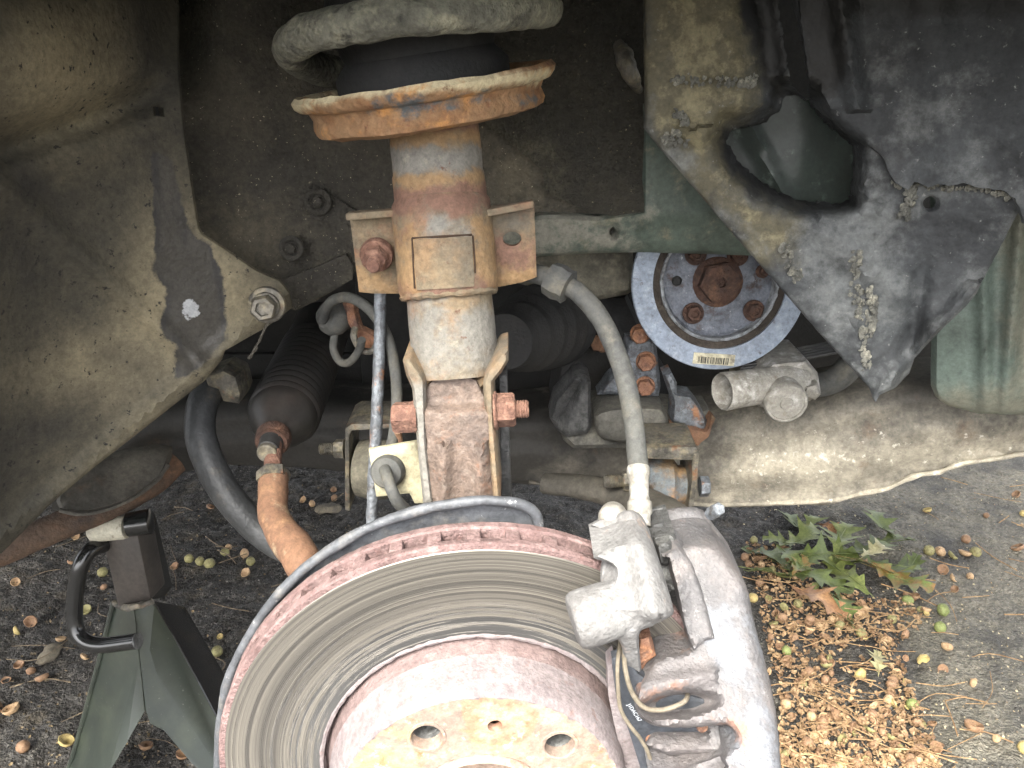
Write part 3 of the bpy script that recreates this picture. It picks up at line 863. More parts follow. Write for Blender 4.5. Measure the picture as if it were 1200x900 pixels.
# pinch bolt through the clevis
c0 = U(490, 488, .438)
sd = Vector((1, -.02, .06)).normalized()
s = S(490, 488, .438)
finish('pinch_bolt', hexnut(c0, -sd, 19 * s, .012, flange=(20 * s, .003)), M['rust_red'], strut, bump=(.0004, 400))
c1 = U(579, 481, .436)
finish('pinch_nut', hexnut(c1, sd, 20 * s, .0105, flange=(23 * s, .002), stub=(11 * s, .012)), M['rust_red'], strut, bump=(.0004, 400))

# ------------------------------------------------------------------ coil spring
spring = bmesh.new()
sr = 148 * S(492, 45, .505)
sc = U(492, 62, .505)
pts = []
ztab = [(-90, -.022), (-45, -.014), (0, -.002), (45, .009), (90, .0165), (135, .020), (180, .023), (270, .045), (360, .068), (540, .115)]
for k in range(-10, 60):
    t = k / 40 * 2 * math.pi          # 0 at the left, front at a quarter turn
    dg_ = math.degrees(t)
    i = max(j for j in range(len(ztab) - 1) if ztab[j][0] <= dg_ + 1e-6)
    z = ztab[i][1] + (ztab[i + 1][1] - ztab[i][1]) * (dg_ - ztab[i][0]) / (ztab[i + 1][0] - ztab[i][0])
    pts.append(sc + Vector((-sr * math.cos(t), -sr * math.sin(t), z)))
sp_ = finish('coil_spring', tube(pts, .0097, 18, spring, smooth=3), M['spring'], bump=(.0010, 80))
tag(sp_, 'dirty grey coil spring winding round the top of the strut', 'coil spring')

# ------------------------------------------------------------------ steering knuckle
kn = thing('steering_knuckle', 'rust-pitted knuckle casting clamped in the strut foot', 'steering knuckle', U(540, 590, .44))
def kdepth(x, y):
    d = .432 - .00006 * (y - 440)
    d += .010 * (1 / (1 + math.exp((y - 478) / 2.5)))                        # the step above the ledge
    d -= .006 * math.exp(-((x - 520) / 9) ** 2) * (y > 520) + .006 * math.exp(-((x - 563) / 9) ** 2) * (y > 520)
    return d
finish('knuckle_casting', sheet([(501, 448), (512, 440), (530, 437), (548, 438), (560, 444), (566, 458), (574, 470), (576, 510), (575, 530), (582, 570), (584, 620), (498, 620), (499, 560), (498, 520), (494, 480), (495, 462)],
                               kdepth, step=5, thick=.06, edge=(7, .006), wob=(.0008, 50)), M['rust_cast'], kn, bump=(.0004, 250))
finish('side_bar', prism([U(585, 440, .47), U(594, 440, .47), U(600, 600, .47), U(588, 600, .47)], (0, .02, 0), bevel=.001), M['dark_steel'], kn)
finish('hub_carrier', lathe([(0, .07), (.03, .07), (.05, .05), (.08, .045)], Vector((-.0198, .43, .402)), (0, 1, 0), 40), M['rust_cast'], kn)

# ------------------------------------------------------------------ brake disc
DC = CAM + Vector((-.0198, .3665, -.3886))
yaw = -.073
OUT = Vector((-math.sin(yaw), -math.cos(yaw), 0)); DX = Vector((math.cos(yaw), -math.sin(yaw), 0))
DM = Matrix(((DX.x, 0, OUT.x, DC.x), (DX.y, 0, OUT.y, DC.y), (0, 1, 0, DC.z), (0, 0, 0, 1)))
disc = thing('brake_disc', 'worn vented brake disc with rusty rim and scored face', 'brake disc', DC - Vector((0, 0, .15)))
def mat_disc():
    m = bpy.data.materials.new('scored_disc_face')
    m.use_nodes = True
    N, K = m.node_tree.nodes, m.node_tree.links
    b = N['Principled BSDF']
    tc = N.new('ShaderNodeTexCoord')
    sep = N.new('ShaderNodeSeparateXYZ'); K.new(tc.outputs['Object'], sep.inputs[0])
    cmb = N.new('ShaderNodeCombineXYZ'); K.new(sep.outputs[0], cmb.inputs[0]); K.new(sep.outputs[1], cmb.inputs[1])
    ln = N.new('ShaderNodeVectorMath'); ln.operation = 'LENGTH'; K.new(cmb.outputs[0], ln.inputs[0])
    at = N.new('ShaderNodeMath'); at.operation = 'ARCTAN2'; K.new(sep.outputs[1], at.inputs[0]); K.new(sep.outputs[0], at.inputs[1])
    def rings(scale_r, scale_a, det, rough=.6):
        mr = N.new('ShaderNodeMath'); mr.operation = 'MULTIPLY'; K.new(ln.outputs['Value'], mr.inputs[0]); mr.inputs[1].default_value = scale_r
        ma = N.new('ShaderNodeMath'); ma.operation = 'MULTIPLY'; K.new(at.outputs[0], ma.inputs[0]); ma.inputs[1].default_value = scale_a
        c = N.new('ShaderNodeCombineXYZ'); K.new(mr.outputs[0], c.inputs[0]); K.new(ma.outputs[0], c.inputs[1])
        n = N.new('ShaderNodeTexNoise'); n.inputs['Scale'].default_value = 1; n.inputs['Detail'].default_value = det; n.inputs['Roughness'].default_value = rough
        K.new(c.outputs[0], n.inputs['Vector'])
        return n.outputs['Fac']
    r1, r2, r3 = rings(300, .12, 4), rings(1500, .25, 3), rings(520, 1.6, 5, .72)
    def ramp(src, lo, hi):
        q = N.new('ShaderNodeMapRange'); q.interpolation_type = 'SMOOTHSTEP'; K.new(src, q.inputs[0]); q.inputs[1].default_value = lo; q.inputs[2].default_value = hi
        return q.outputs[0]
    def mix(a, bcol, f):
        x_ = N.new('ShaderNodeMix'); x_.data_type = 'RGBA'; K.new(f, x_.inputs[0])
        if isinstance(a, tuple): x_.inputs[6].default_value = a
        else: K.new(a, x_.inputs[6])
        x_.inputs[7].default_value = bcol
        return x_.outputs[2]
    col = mix(srgb(132, 127, 119), srgb(98, 95, 91), ramp(r1, .40, .62))
    col = mix(col, srgb(160, 154, 143), ramp(r2, .52, .72))
    # dark corroded pits lie in the inner bands
    rad = N.new('ShaderNodeMapRange'); K.new(ln.outputs['Value'], rad.inputs[0]); rad.inputs[1].default_value = .138; rad.inputs[2].default_value = .095
    rad.inputs[3].default_value = -.20; rad.inputs[4].default_value = .14
    sm_ = N.new('ShaderNodeMath'); sm_.operation = 'ADD'; K.new(r3, sm_.inputs[0]); K.new(rad.outputs[0], sm_.inputs[1])
    band = N.new('ShaderNodeMath'); band.operation = 'MULTIPLY_ADD'; K.new(r1, band.inputs[0]); band.inputs[1].default_value = .6; K.new(sm_.outputs[0], band.inputs[2])
    pit = ramp(band.outputs[0], .82, .94)
    col = mix(col, srgb(56, 55, 54), pit)
    K.new(col, b.inputs['Base Color'])
    b.inputs['Metallic'].default_value = .95
    rr = N.new('ShaderNodeMapRange'); K.new(r2, rr.inputs[0]); rr.inputs[1].default_value = .3; rr.inputs[2].default_value = .7; rr.inputs[3].default_value = .26; rr.inputs[4].default_value = .36
    rx = N.new('ShaderNodeMath'); rx.operation = 'MULTIPLY_ADD'; K.new(pit, rx.inputs[0]); rx.inputs[1].default_value = .3; K.new(rr.outputs[0], rx.inputs[2])
    K.new(rx.outputs[0], b.inputs['Roughness'])
    tg = N.new('ShaderNodeTangent'); tg.direction_type = 'RADIAL'; tg.axis = 'Z'
    K.new(tg.outputs[0], b.inputs['Tangent'])
    b.inputs['Anisotropic'].default_value = .75
    mm = N.new('ShaderNodeMath'); mm.operation = 'MULTIPLY_ADD'; K.new(pit, mm.inputs[0]); mm.inputs[1].default_value = -.45; mm.inputs[2].default_value = .7
    K.new(mm.outputs[0], b.inputs['Metallic'])
    ad = N.new('ShaderNodeMath'); ad.operation = 'SUBTRACT'; K.new(r2, ad.inputs[0]); K.new(pit, ad.inputs[1])
    a2 = N.new('ShaderNodeMath'); a2.operation = 'ADD'; K.new(ad.outputs[0], a2.inputs[0]); K.new(r1, a2.inputs[1])
    bp = N.new('ShaderNodeBump'); bp.inputs['Distance'].default_value = .0006; bp.inputs['Strength'].default_value = .28
    K.new(a2.outputs[0], bp.inputs['Height']); K.new(bp.outputs[0], b.inputs['Normal'])
    return m
M['disc'] = mat_disc()
Z0 = Vector((0, 0, 0)); ZA = Vector((0, 0, 1))
rng = random.Random(5)
finish('friction_face', lathe([(-.0004, .1462), (-.0001, .1459), (.0001, .142), (0, .12), (0, .0935), (.0006, .0925), (.0004, .0905), (-.002, .0893)], Z0, ZA, 180, cap=False), M['disc'], disc, matrix=DM)
def ring_plate(z0, z1, r0, r1):
    return lathe([(z0, r0), (z0, r1 - .001), (z0 - .001, r1), (z1 + .001, r1), (z1, r1 - .001), (z1, r0)], Z0, ZA, 180, closed=True)
finish('front_ring', ring_plate(-.0006, -.0066, .10, .15), M['rim_rust'], disc, matrix=DM, bump=(.00035, 220))
finish('rear_ring', ring_plate(-.0165, -.0230, .10, .15), M['rim_rust'], disc, matrix=DM, bump=(.00035, 220))
vm = None
for k in range(44):
    t = 2 * math.pi * k / 44
    if vm is None:
        b_ = box(Vector((.1245, 0, -.01135)), .049, .0075, .0108, bevel=.0012)
        o = finish('vane', b_, M['rim_rust'], disc, bump=(.0004, 250), matrix=DM @ Matrix.Rotation(t, 4, 'Z'))
        vm = o
    else:
        o = vm.copy(); COL.objects.link(o)
        o.matrix_basis = DM @ Matrix.Rotation(t, 4, 'Z')
M['brown_core'] = mat('vent_core_rust', srgb(60, 46, 44), rough=.95, bump=None)
finish('vane_core', lathe([(-.0065, .112), (-.0160, .112)], Z0, ZA, 90, cap=False), M['brown_core'], disc, matrix=DM)
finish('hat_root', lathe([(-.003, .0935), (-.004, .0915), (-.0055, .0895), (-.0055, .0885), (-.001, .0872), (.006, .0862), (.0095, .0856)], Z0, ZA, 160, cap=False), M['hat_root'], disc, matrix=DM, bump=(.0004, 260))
finish('hat', lathe([(.009, .0858), (.0105, .0852), (.020, .0842), (.029, .0826), (.0325, .0808), (.034, .0788), (.0338, .0775)], Z0, ZA, 160, cap=False), M['hat'], disc, matrix=DM, bump=(.0003, 260))
finish('inner_ridge', lathe([(-.001, .0928), (.0006, .0926), (.0013, .0916), (.0010, .0902), (-.002, .0893)], Z0, ZA, 160, cap=False), M['hat'], disc, matrix=DM, bump=(.0007, 300))
Hp = DC + OUT * .034
DMi = DM.inverted()
def loc(px, py):
    q = DMi @ UP(px, py, Hp, OUT)
    return q.x, q.y
b1, b2, sh_ = loc(503, 860), loc(650, 873), loc(580, 851)
pcd = (math.hypot(*b1) + math.hypot(*b2)) / 2
ang = (math.atan2(b1[1], b1[0]) + math.atan2(b2[1], b2[0])) / 2 + R(36)
bolts = [(pcd * math.cos(ang + k * R(72)), pcd * math.sin(ang + k * R(72))) for k in range(5)]
bore = math.hypot(*loc(568, 884))
print('disc pcd', pcd, 'bore', bore, 'angles', b1, b2, sh_)
face = sheet(ell(0, 0, .0788, .0788, 90), 0, holes=[ell(x, y, .0082, .0082, 24) for x, y in bolts] + [ell(sh_[0], sh_[1], .0040, .0040, 16), ell(0, 0, bore, bore, 60)],
             step=.0026, thick=.006, back=(0, 0, -1), to3d=lambda x, y, Y: Vector((x, y, .034)))
for x, y in bolts:
    lathe([(.0338, .0105), (.0346, .0102), (.0346, .0088), (.034, .0082), (.022, .0080)], Vector((x, y, 0)), ZA, 24, face, cap=False)
fo = finish('mounting_face', face, M['hatface'], disc, matrix=DM, bump=(.0002, 240))
paint(fo, 'red', [[(541, 822), (565, 818), (600, 818), (632, 834), (625, 860), (610, 872), (570, 874), (548, 868)], [(655, 905), (690, 890), (720, 900), (725, 940), (660, 940)], [(410, 905), (440, 885), (470, 895), (480, 940), (400, 940)]], 5, matrix=DM)
paint(fo, 'yel', [[(412, 890), (440, 868), (480, 885), (492, 905), (470, 905), (440, 895), (420, 920)], [(550, 868), (600, 874), (620, 868), (610, 880), (560, 884)], ell(470, 860, 20, 8)], 8, matrix=DM)
hub = bmesh.new()
lathe([(.0, bore * .985), (.034, bore * .985), (.036, bore * .97), (.0375, bore * .93), (.036, bore * .86), (.024, bore * .80), (.020, bore * .5), (.022, .010), (.022, 0)], Z0, ZA, 64, hub, cap=False)
hb = finish('hub_nose', hub, M['hatface'], disc, matrix=DM)
th = bmesh.new()
for x, y in bolts:
    lathe([(.026, .0081), (.024, .0070), (.022, .0068), (.020, .0072), (.018, .0068), (.016, .0072), (.010, .0068), (.010, 0)], Vector((x, y, 0)), ZA, 22, th)
for k, (x, y) in enumerate(bolts):
    q = bmesh.new()
    lathe([(.027, .0081), (.024, .0070), (.022, .0066), (.020, .0070), (.018, .0066), (.016, .0070), (.004, .0066), (.004, 0)], Vector((x, y, 0)), ZA, 22, q, cap=False)
    finish('threaded_hole', q, M['dark_steel'], disc, matrix=DM)
th.free()

# ------------------------------------------------------------------ dust shield behind the disc
SP0 = DC - OUT * .030
edge_px = [(631, 612), (626, 597), (610, 587), (585, 583), (555, 583), (500, 592), (450, 607), (400, 632), (352, 667), (312, 712), (286, 755), (270, 790), (262, 830), (258, 880), (258, 960)]
def to_sh(x, y, Y):
    return UP(x, y, SP0, OUT) + OUT * (Y)
ds = thing('dust_shield', 'grey pressed steel dust shield with rolled lip behind the brake disc', 'dust shield', DC - Vector((0, -.03, .16)))
finish('shield_plate', sheet(edge_px + [(420, 960), (480, 800), (560, 740), (631, 740)], 0, step=10, thick=.0012, to3d=to_sh, wob=(.001, 14)), M['shield_steel'], ds)
finish('rolled_lip', tube([UP(x, y, SP0, OUT) + OUT * .004 for x, y in edge_px], .0030, 12, smooth=8, flat=(1, 1)), M['shield_steel'], ds, bump=(.0006, 60))

# ------------------------------------------------------------------ brake caliper
cal = thing('brake_caliper', 'weathered grey brake caliper straddling the edge of the brake disc', 'brake caliper', U(830, 890, .34))
def cal_depth(x, y):
    t = min(1.2, max(0, (y - 600) / 300))
    d = .402 - .095 * t
    d += .030 * max(0, (x - (845 + (y - 600) * .18)) / 60) ** 2
    # pocket in the outer finger
    e = math.hypot((x - 795) / 52, (y - 826 + (x - 795) * .12) / 17)
    if e < 1.25:
        d += .016 * (1 - min(1, e) ** 3)
    d -= .004 * math.exp(-((y - 800 + (x - 790) * .2) / 10) ** 2) * (x < 840)
    d += .012 * math.exp(-((y - 905) / 26) ** 2) * (x < 850)
    return d
cb_out = [(776, 648), (802, 637), (838, 636), (852, 655), (868, 675), (877, 690), (883, 728), (897, 775), (908, 825), (915, 875), (917, 960), (764, 960), (780, 910), (800, 898), (838, 887), (856, 876), (863, 866), (860, 856), (848, 848), (800, 855), (768, 852), (750, 842), (743, 826), (748, 808), (754, 792), (772, 770), (806, 764), (812, 745), (800, 722), (790, 690), (780, 650)]
cb = finish('caliper_body', sheet(smoothpoly(cb_out, 1), cal_depth, step=4.5, thick=.04, edge=(7, .008), wob=(.0012, 30)), M['caliper'], cal, bump=(.0003, 300))
paint(cb, 'blue', [[(838, 720), (880, 720), (915, 860), (915, 930), (880, 930), (860, 830), (830, 770)]], 26)
paint(cb, 'pink', [[(760, 775), (830, 765), (850, 820), (850, 905), (780, 920), (745, 830)], [(830, 610), (870, 670), (850, 700), (820, 620)]], 22)
paint(cb, 'rust', [[(750, 808), (790, 800), (800, 808), (770, 820), (745, 822)], [(835, 842), (870, 850), (885, 900), (868, 910), (862, 860)], ell(808, 745, 6, 22)], 8)
def strip_depth(x, y):
    return cal_depth(x, y) - .004 - .0006 * max(0, 812 - x) * .2
finish('bridge_rib', sheet([(776, 652), (792, 640), (801, 645), (812, 662), (822, 688), (832, 725), (838, 748), (826, 752), (813, 764), (802, 735), (795, 700), (784, 655)], strip_depth, step=3, thick=.02, edge=(5, .005), wob=(.001, 60)), M['caliper'], cal, bump=(.0004, 300))
ga_out = [(692, 653), (706, 645), (726, 636), (748, 632), (761, 638), (769, 652), (778, 678), (790, 714), (788, 722), (770, 730), (752, 737), (748, 746), (750, 770), (753, 792), (748, 801), (738, 798), (731, 775), (728, 752), (718, 746), (712, 736), (710, 715), (712, 697), (718, 686), (722, 672), (720, 664), (708, 658)]
def ga_depth(x, y):
    d = .372 - .042 * min(1, max(0, (y - 605) / 110))
    d -= .008 * math.exp(-((x - 745 - (y - 620) * .22) / 16) ** 2) * (y < 725)
    d += .022 * max(0, (y - 742) / 55)
    return d
finish('guide_housing', sheet(smoothpoly(ga_out, 1), ga_depth, step=4.5, thick=.030, edge=(5, .005), wob=(.0006, 40)), M['caliper_lt'], cal, bump=(.0002, 320))
g0, g1 = U(671, 729, .338), U(752, 703, .345)
gr = 34 * S(690, 722, .34)
finish('guide_barrel', lathe([(0, 0), (0, gr * .80), (.0008, gr * .92), (.003, gr * 1.0), (.008, gr * 1.02), (.018, gr * 1.0), (.024, gr * .95), (.038, gr * .93), (.040, gr * .8), (.040, 0)], g0, g1 - g0, 40), M['caliper_lt'], cal, bump=(.0003, 90))
finish('pad_edge', sheet([(762, 628), (790, 622), (815, 700), (822, 752), (800, 768), (762, 778), (748, 752), (752, 735), (775, 700)], lambda x, y: .396 - .00012 * (y - 620) - .006 * math.exp(-((y - 690) / 12) ** 2), step=6, thick=.03, edge=(4, .004), wob=(.002, 50)), M['dark_steel'], cal)
finish('anti_rattle_clip', sheet([(748, 748), (762, 742), (766, 760), (769, 768), (758, 776), (750, 790), (746, 770)], lambda x, y: .352, step=5, thick=.012, edge=(3, .003)), M['rust'], cal)
finish('pin_boot', sheet([(768, 636), (785, 632), (792, 648), (784, 662), (772, 664)], .385, step=5, thick=.02, edge=(6, .006)), M['dark_steel'], cal)
# pads
pb = finish('pad_backing', sheet([(717, 772), (730, 768), (748, 790), (770, 805), (880, 835), (880, 960), (760, 960), (752, 905), (738, 860), (722, 815)], lambda x, y: .346 - .00004 * (y - 770), step=7, thick=.006, edge=(3, .001)), M['pad_back'], cal)
finish('pad_lining', sheet([(712, 780), (720, 772), (727, 815), (743, 860), (757, 905), (765, 960), (745, 960), (733, 900), (720, 850), (713, 815)], lambda x, y: .352, step=7, thick=.011), M['hat'], cal)
for (x, y) in ((763, 866), (822, 849)):
    finish('pad_stud', lathe([(-.004, 7 * S(x, y, .342)), (.002, 7 * S(x, y, .342)), (.003, 6 * S(x, y, .342)), (.003, 0)], U(x, y, .3425), (0, -1, .1), 18), M['rust'], cal)
def printed(txt, px, py, Y, size_px, ang, m):
    cu = bpy.data.curves.new('print', 'FONT')
    cu.body = txt
    cu.size = size_px * S(px, py, Y)
    cu.extrude = .0001
    o = bpy.data.objects.new('printed_number', cu)
    COL.objects.link(o)
    o.matrix_world = Matrix.Translation(U(px, py, Y)) @ Matrix.Rotation(R(90), 4, 'X') @ Matrix.Rotation(ang, 4, 'Z')
    bpy.context.view_layer.update()
    dg = bpy.context.evaluated_depsgraph_get()
    me = bpy.data.meshes.new_from_object(o.evaluated_get(dg))
    mw = o.matrix_world.copy()
    bpy.data.objects.remove(o)
    me.transform(mw)
    o2 = bpy.data.objects.new('printed_number', me)
    COL.objects.link(o2)
    me.materials.clear(); me.materials.append(m)
    return o2
M['print'] = mat('white_print', srgb(150, 154, 160), [], rough=.7, bump=None)
for txt, x, y, sz, an in (('J1DAC167', 735, 826, 6.8, R(-60)), ('23', 783, 889, 8, R(12))):
    o = printed(txt, x, y, .3405, sz, an, M['print'])
    o.parent = pb
# bolts and caps
p = U(718, 606, .396); s = S(718, 606, .396)
finish('dust_cap', lathe([(-.03, 17 * s), (.004, 17 * s), (.009, 14.5 * s), (.011, 9 * s), (.0115, 0)], p, (-.15, -1, .55), 28), M['alu'], cal)
p = U(832, 603, .398); s = S(832, 603, .398)
finish('bleed_screw', hexnut(p, (.25, -.6, .7), 8.5 * s, .008, flange=(7 * s, .003)), M['galv'], cal)
finish('pad_wire', tube([U(727, 752, .352), U(724, 775, .340), U(724, 800, .336), U(727, 830, .334), U(738, 850, .333), U(752, 868, .332), U(762, 890, .332), U(767, 930, .333)], .0011, 8), M['tan_wire'], cal)
finish('pad_wire', tube([U(730, 752, .352), U(733, 785, .337), U(741, 812, .333), U(755, 829, .332), U(775, 832, .333), U(795, 826, .334), U(804, 820, .336), U(806, 813, .345)], .0013, 8), M['tan_wire'], cal)
# ------------------------------------------------------------------ more materials
M['cross'] = mat('crossmember_dirt_and_light', srgb(86, 82, 75), [L(srgb(66, 63, 58), 12, .42, .62), L(srgb(108, 102, 92), 20, .5, .7, seed=2), L(srgb(48, 46, 43), 20, .45, .6, a='black', amp=.5), L(srgb(172, 164, 146), 26, .45, .85, a='pale', amp=.5), L(srgb(200, 194, 180), 150, 1.0, 1.15, a='pale', amp=1.0, seed=3), L(srgb(112, 84, 60), 30, .62, .78, seed=5, amt=.5)], rough=.7, bump=((160, .3), (50, .3)), bdist=.0015)  # pale layer: dried mud, lightened further for the light from the right
M['bellows'] = mat('bellows_rubber', (.02, .019, .018, 1), [L(srgb(52, 48, 45), 26, .5, .72), L(srgb(48, 38, 34), 14, .6, .8, seed=3)], rough=.45, bump=((500, .2),), bdist=.0005)
M['bar'] = mat('bar_black_paint', srgb(46, 47, 48), [L(srgb(66, 67, 68), 20, .45, .65), L(srgb(80, 74, 64), 50, .6, .72, seed=2)], rough=.5, bump=((300, .3),))
M['pulley'] = mat('pulley_blue_grey', srgb(136, 146, 160), [L(srgb(120, 128, 140), 50, .45, .62), L(srgb(158, 166, 176), 120, .52, .7, seed=2), L(srgb(92, 92, 96), 180, .62, .7, seed=4)], rough=.6, metal=.2, bump=((500, .4),), bdist=.0008)
M['pulley_face'] = mat('pulley_dish', srgb(112, 117, 127), [L(srgb(88, 91, 98), 60, .45, .6), L(srgb(128, 132, 140), 90, .55, .7, seed=2), L(srgb(70, 54, 44), 70, .56, .68, seed=5), L(srgb(190, 194, 196), 200, .66, .72, seed=7)], rough=.65, metal=.2, bump=((400, .7),), bdist=.0012)
M['pulley_rubber'] = mat('pulley_rubber', srgb(56, 50, 44), [L(srgb(78, 70, 62), 60, .48, .66)], rough=.9, bump=((300, .6),))
M['chalky'] = mat('chalky_corrosion', srgb(140, 144, 148), [L(srgb(86, 86, 86), 60, .45, .6)], rough=.9, bump=((500, .8),))
M['label'] = mat('label_paper', srgb(190, 183, 156), [L(srgb(150, 141, 116), 160, .5, .7), L(srgb(110, 104, 92), 60, .58, .7, seed=3)], rough=.7, bump=None)
M['ink'] = mat('label_ink', srgb(60, 58, 54), [], rough=.8, bump=None)
M['brown_dark'] = mat('dark_brown_rust', srgb(74, 52, 42), [L(srgb(56, 42, 36), 60, .45, .6), L(srgb(104, 76, 58), 110, .55, .7, seed=2)], rough=.8, bump=((400, .8),))
M['casting'] = mat('dusty_engine_casting', srgb(98, 94, 82), [L(srgb(76, 73, 65), 24, .45, .62), L(srgb(122, 116, 100), 60, .52, .7, seed=2)], rough=.85, bump=((260, .6),), bdist=.0015)
M['mount_rubber'] = mat('dusty_mount_rubber', srgb(88, 86, 80), [L(srgb(70, 69, 65), 24, .45, .62), L(srgb(108, 104, 94), 50, .52, .7, seed=2)], rough=.85, bump=((260, .5),))
M['stand_green'] = mat('jack_stand_paint', srgb(46, 52, 46), [L(srgb(37, 42, 38), 9, .42, .62), L(srgb(60, 65, 54), 14, .52, .7, seed=2), L(srgb(96, 96, 92), 240, .66, .72, seed=4)], rough=.28, bump=((140, .05),), spec=.7, grain=(120, .12))
M['stand_post'] = mat('jack_stand_post_paint', srgb(74, 68, 63), [L(srgb(54, 50, 48), 12, .45, .65)], rough=.4, bump=((200, .1),), spec=.6)
M['gloss_black'] = mat('gloss_black_paint', (.012, .012, .012, 1), [], rough=.18, bump=None, spec=.6)
M['cream'] = mat('chipped_cream_paint', srgb(176, 171, 154), [L(srgb(120, 110, 96), 120, .6, .68)], rough=.6, bump=((300, .3),))

# ------------------------------------------------------------------ crossmember under the engine
def lerp_tab(tab, x):
    for (a, va), (b, vb) in zip(tab, tab[1:]):
        if x <= b:
            t = min(1, max(0, (x - a) / (b - a)))
            t = t * t * (3 - 2 * t)
            return va + (vb - va) * t
    return tab[-1][1]
cm_top = [(60, 520), (200, 468), (330, 462), (450, 470), (600, 478), (700, 470), (830, 474), (930, 462), (1010, 448), (1080, 440), (1160, 440), (1300, 425)]
cm_bot = [(60, 606), (130, 588), (200, 556), (260, 544), (340, 547), (420, 553), (520, 560), (600, 566), (700, 580), (780, 592), (850, 594), (960, 591), (1020, 580), (1080, 560), (1140, 544), (1210, 534), (1300, 528)]
cm_out = [(x, lerp_tab(cm_top, x)) for x in range(60, 1301, 20)] + [(x, lerp_tab(cm_bot, x)) for x in range(1300, 59, -20)]
def cm_depth(x, y):
    t0, b0 = lerp_tab(cm_top, x), lerp_tab(cm_bot, x)
    v = (y - t0) / max(1, b0 - t0)
    base = .80 - .10 * min(1, max(0, (x - 700) / 400)) + .05 * min(1, max(0, (500 - x) / 300))
    d = base - .045 * math.sqrt(max(0, 1 - (2 * v - 1.1) ** 2 * .8))
    d -= .008 * math.exp(-((v - .97) / .05) ** 2)
    d += .006 * math.exp(-((v - .45 - .1 * math.sin(x * .01)) / .1) ** 2)
    return d
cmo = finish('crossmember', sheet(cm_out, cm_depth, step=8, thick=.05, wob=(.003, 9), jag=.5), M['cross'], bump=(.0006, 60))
lipo = finish('lower_flange', tube([U(x, lerp_tab(cm_bot, x) - 3, cm_depth(x, lerp_tab(cm_bot, x) - 3) - .002) for x in range(620, 1281, 30)], .0024, 8, smooth=3), M['cross'], cmo, bump=(.0012, 120))
paint(lipo, 'pale', [[(780, 500), (1400, 480), (1400, 620), (780, 620)]], 50)
tag(cmo, 'dirt-crusted steel crossmember running under the engine', 'crossmember')
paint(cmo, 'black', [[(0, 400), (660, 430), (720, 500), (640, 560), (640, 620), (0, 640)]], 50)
paint(cmo, 'pale', [[(860, 490), (1000, 480), (1100, 490), (1300, 500), (1300, 545), (1080, 562), (960, 595), (840, 600), (840, 540)]], 50)

# ------------------------------------------------------------------ rail that rests on the jack stand
jr = thing('jacking_rail', 'brown rusty sill rail resting on the jack stand', 'sill rail', U(100, 610, .78))
finish('rail_web', tube([U(-60, 672, .64), U(20, 637, .665), U(80, 612, .69), U(130, 591, .715), U(176, 566, .745), U(205, 540, .77)], .0145, 18, flat=(1, 1)), mat('rail_rust', srgb(84, 68, 56), [L(srgb(58, 50, 45), 20, .42, .62), L(srgb(108, 80, 60), 30, .52, .7, seed=2)], rough=.85, bump=((300, .6),)), jr, bump=(.001, 60))
finish('dished_rim', tube([U(x, y, .675 + .0008 * (600 - y) + .0002 * (x - 70) - .001) for x, y in ((70, 598), (90, 602), (114, 600), (150, 587), (182, 565), (197, 545))], .002, 8), M['cross'], jr, bump=(.0006, 200))
finish('dished_plate', sheet(smoothpoly([(66, 596), (70, 560), (130, 530), (200, 520), (198, 545), (184, 566), (150, 588), (112, 600), (84, 602)], 1), lambda x, y: .675 + .0008 * (600 - y) + .0002 * (x - 70), step=6, thick=.006, edge=(3, .003), wob=(.003, 30)), M['cross'], jr)

# ------------------------------------------------------------------ anti-roll bar
ab = thing('anti_roll_bar', 'thick black anti-roll bar curving down towards the disc', 'anti-roll bar', U(290, 610, .60))
rb = 17.5 * S(240, 520, .62)
finish('bar', tube([U(262, 440, .66), U(246, 456, .645), U(236, 480, .63), U(236, 515, .615), U(252, 556, .60), U(276, 592, .59), U(305, 622, .585), U(345, 646, .58), U(400, 655, .58)], [rb * .95, rb, rb, rb, rb, rb, rb, rb], 20), M['bar'], ab, bump=(.0005, 60))
finish('bush_clamp', sheet([(240, 440), (262, 432), (278, 440), (284, 462), (280, 473), (262, 470), (256, 456), (244, 452)], .632, step=5, thick=.03, edge=(3, .003)), M['dirty_steel'], ab)

# ------------------------------------------------------------------ tie rod with bellows
tr = thing('tie_rod', 'rusty steering tie rod with ribbed black rubber bellows', 'tie rod', U(340, 650, .47))
b0, b1_ = U(321, 512, .585), U(392, 352, .90)
axb = (b1_ - b0).normalized()
s = S(322, 480, .60)
def bell():
    pr = [(-.006, 12 * s), (-.004, 17 * s), (.004, 18 * s), (.007, 20 * s), (.012, 24 * s), (.024, 36 * s), (.034, 41.5 * s)]
    h = .036
    for k in range(13):
        pr += [(h, 41 * s), (h + .003, 44 * s), (h + .006, 44 * s), (h + .009, 40 * s)]
        h += .0105
    pr += [(h, 42 * s), (h + .06, 42 * s)]
    return lathe(pr, b0, axb, 56)
finish('bellows', bell(), M['bellows'], tr)
finish('bellows_mouth', lathe([(-.009, 15.5 * s), (-.010, 18 * s), (-.006, 20 * s), (-.001, 20.5 * s), (.003, 19 * s)], b0, axb, 40), M['brown_dark'], tr)
finish('bellows_neck', lathe([(-.022, 10.5 * s), (-.021, 12 * s), (-.014, 12.5 * s), (-.008, 14 * s), (-.005, 14 * s)], b0, axb, 32), M['rubber'], tr)
finish('rod_collar', lathe([(-.027, 9.5 * s), (-.026, 11 * s), (-.022, 11 * s), (-.021, 9 * s)], b0, axb, 24), M['dirty_steel'], tr)
rod0 = U(320, 548, .555)
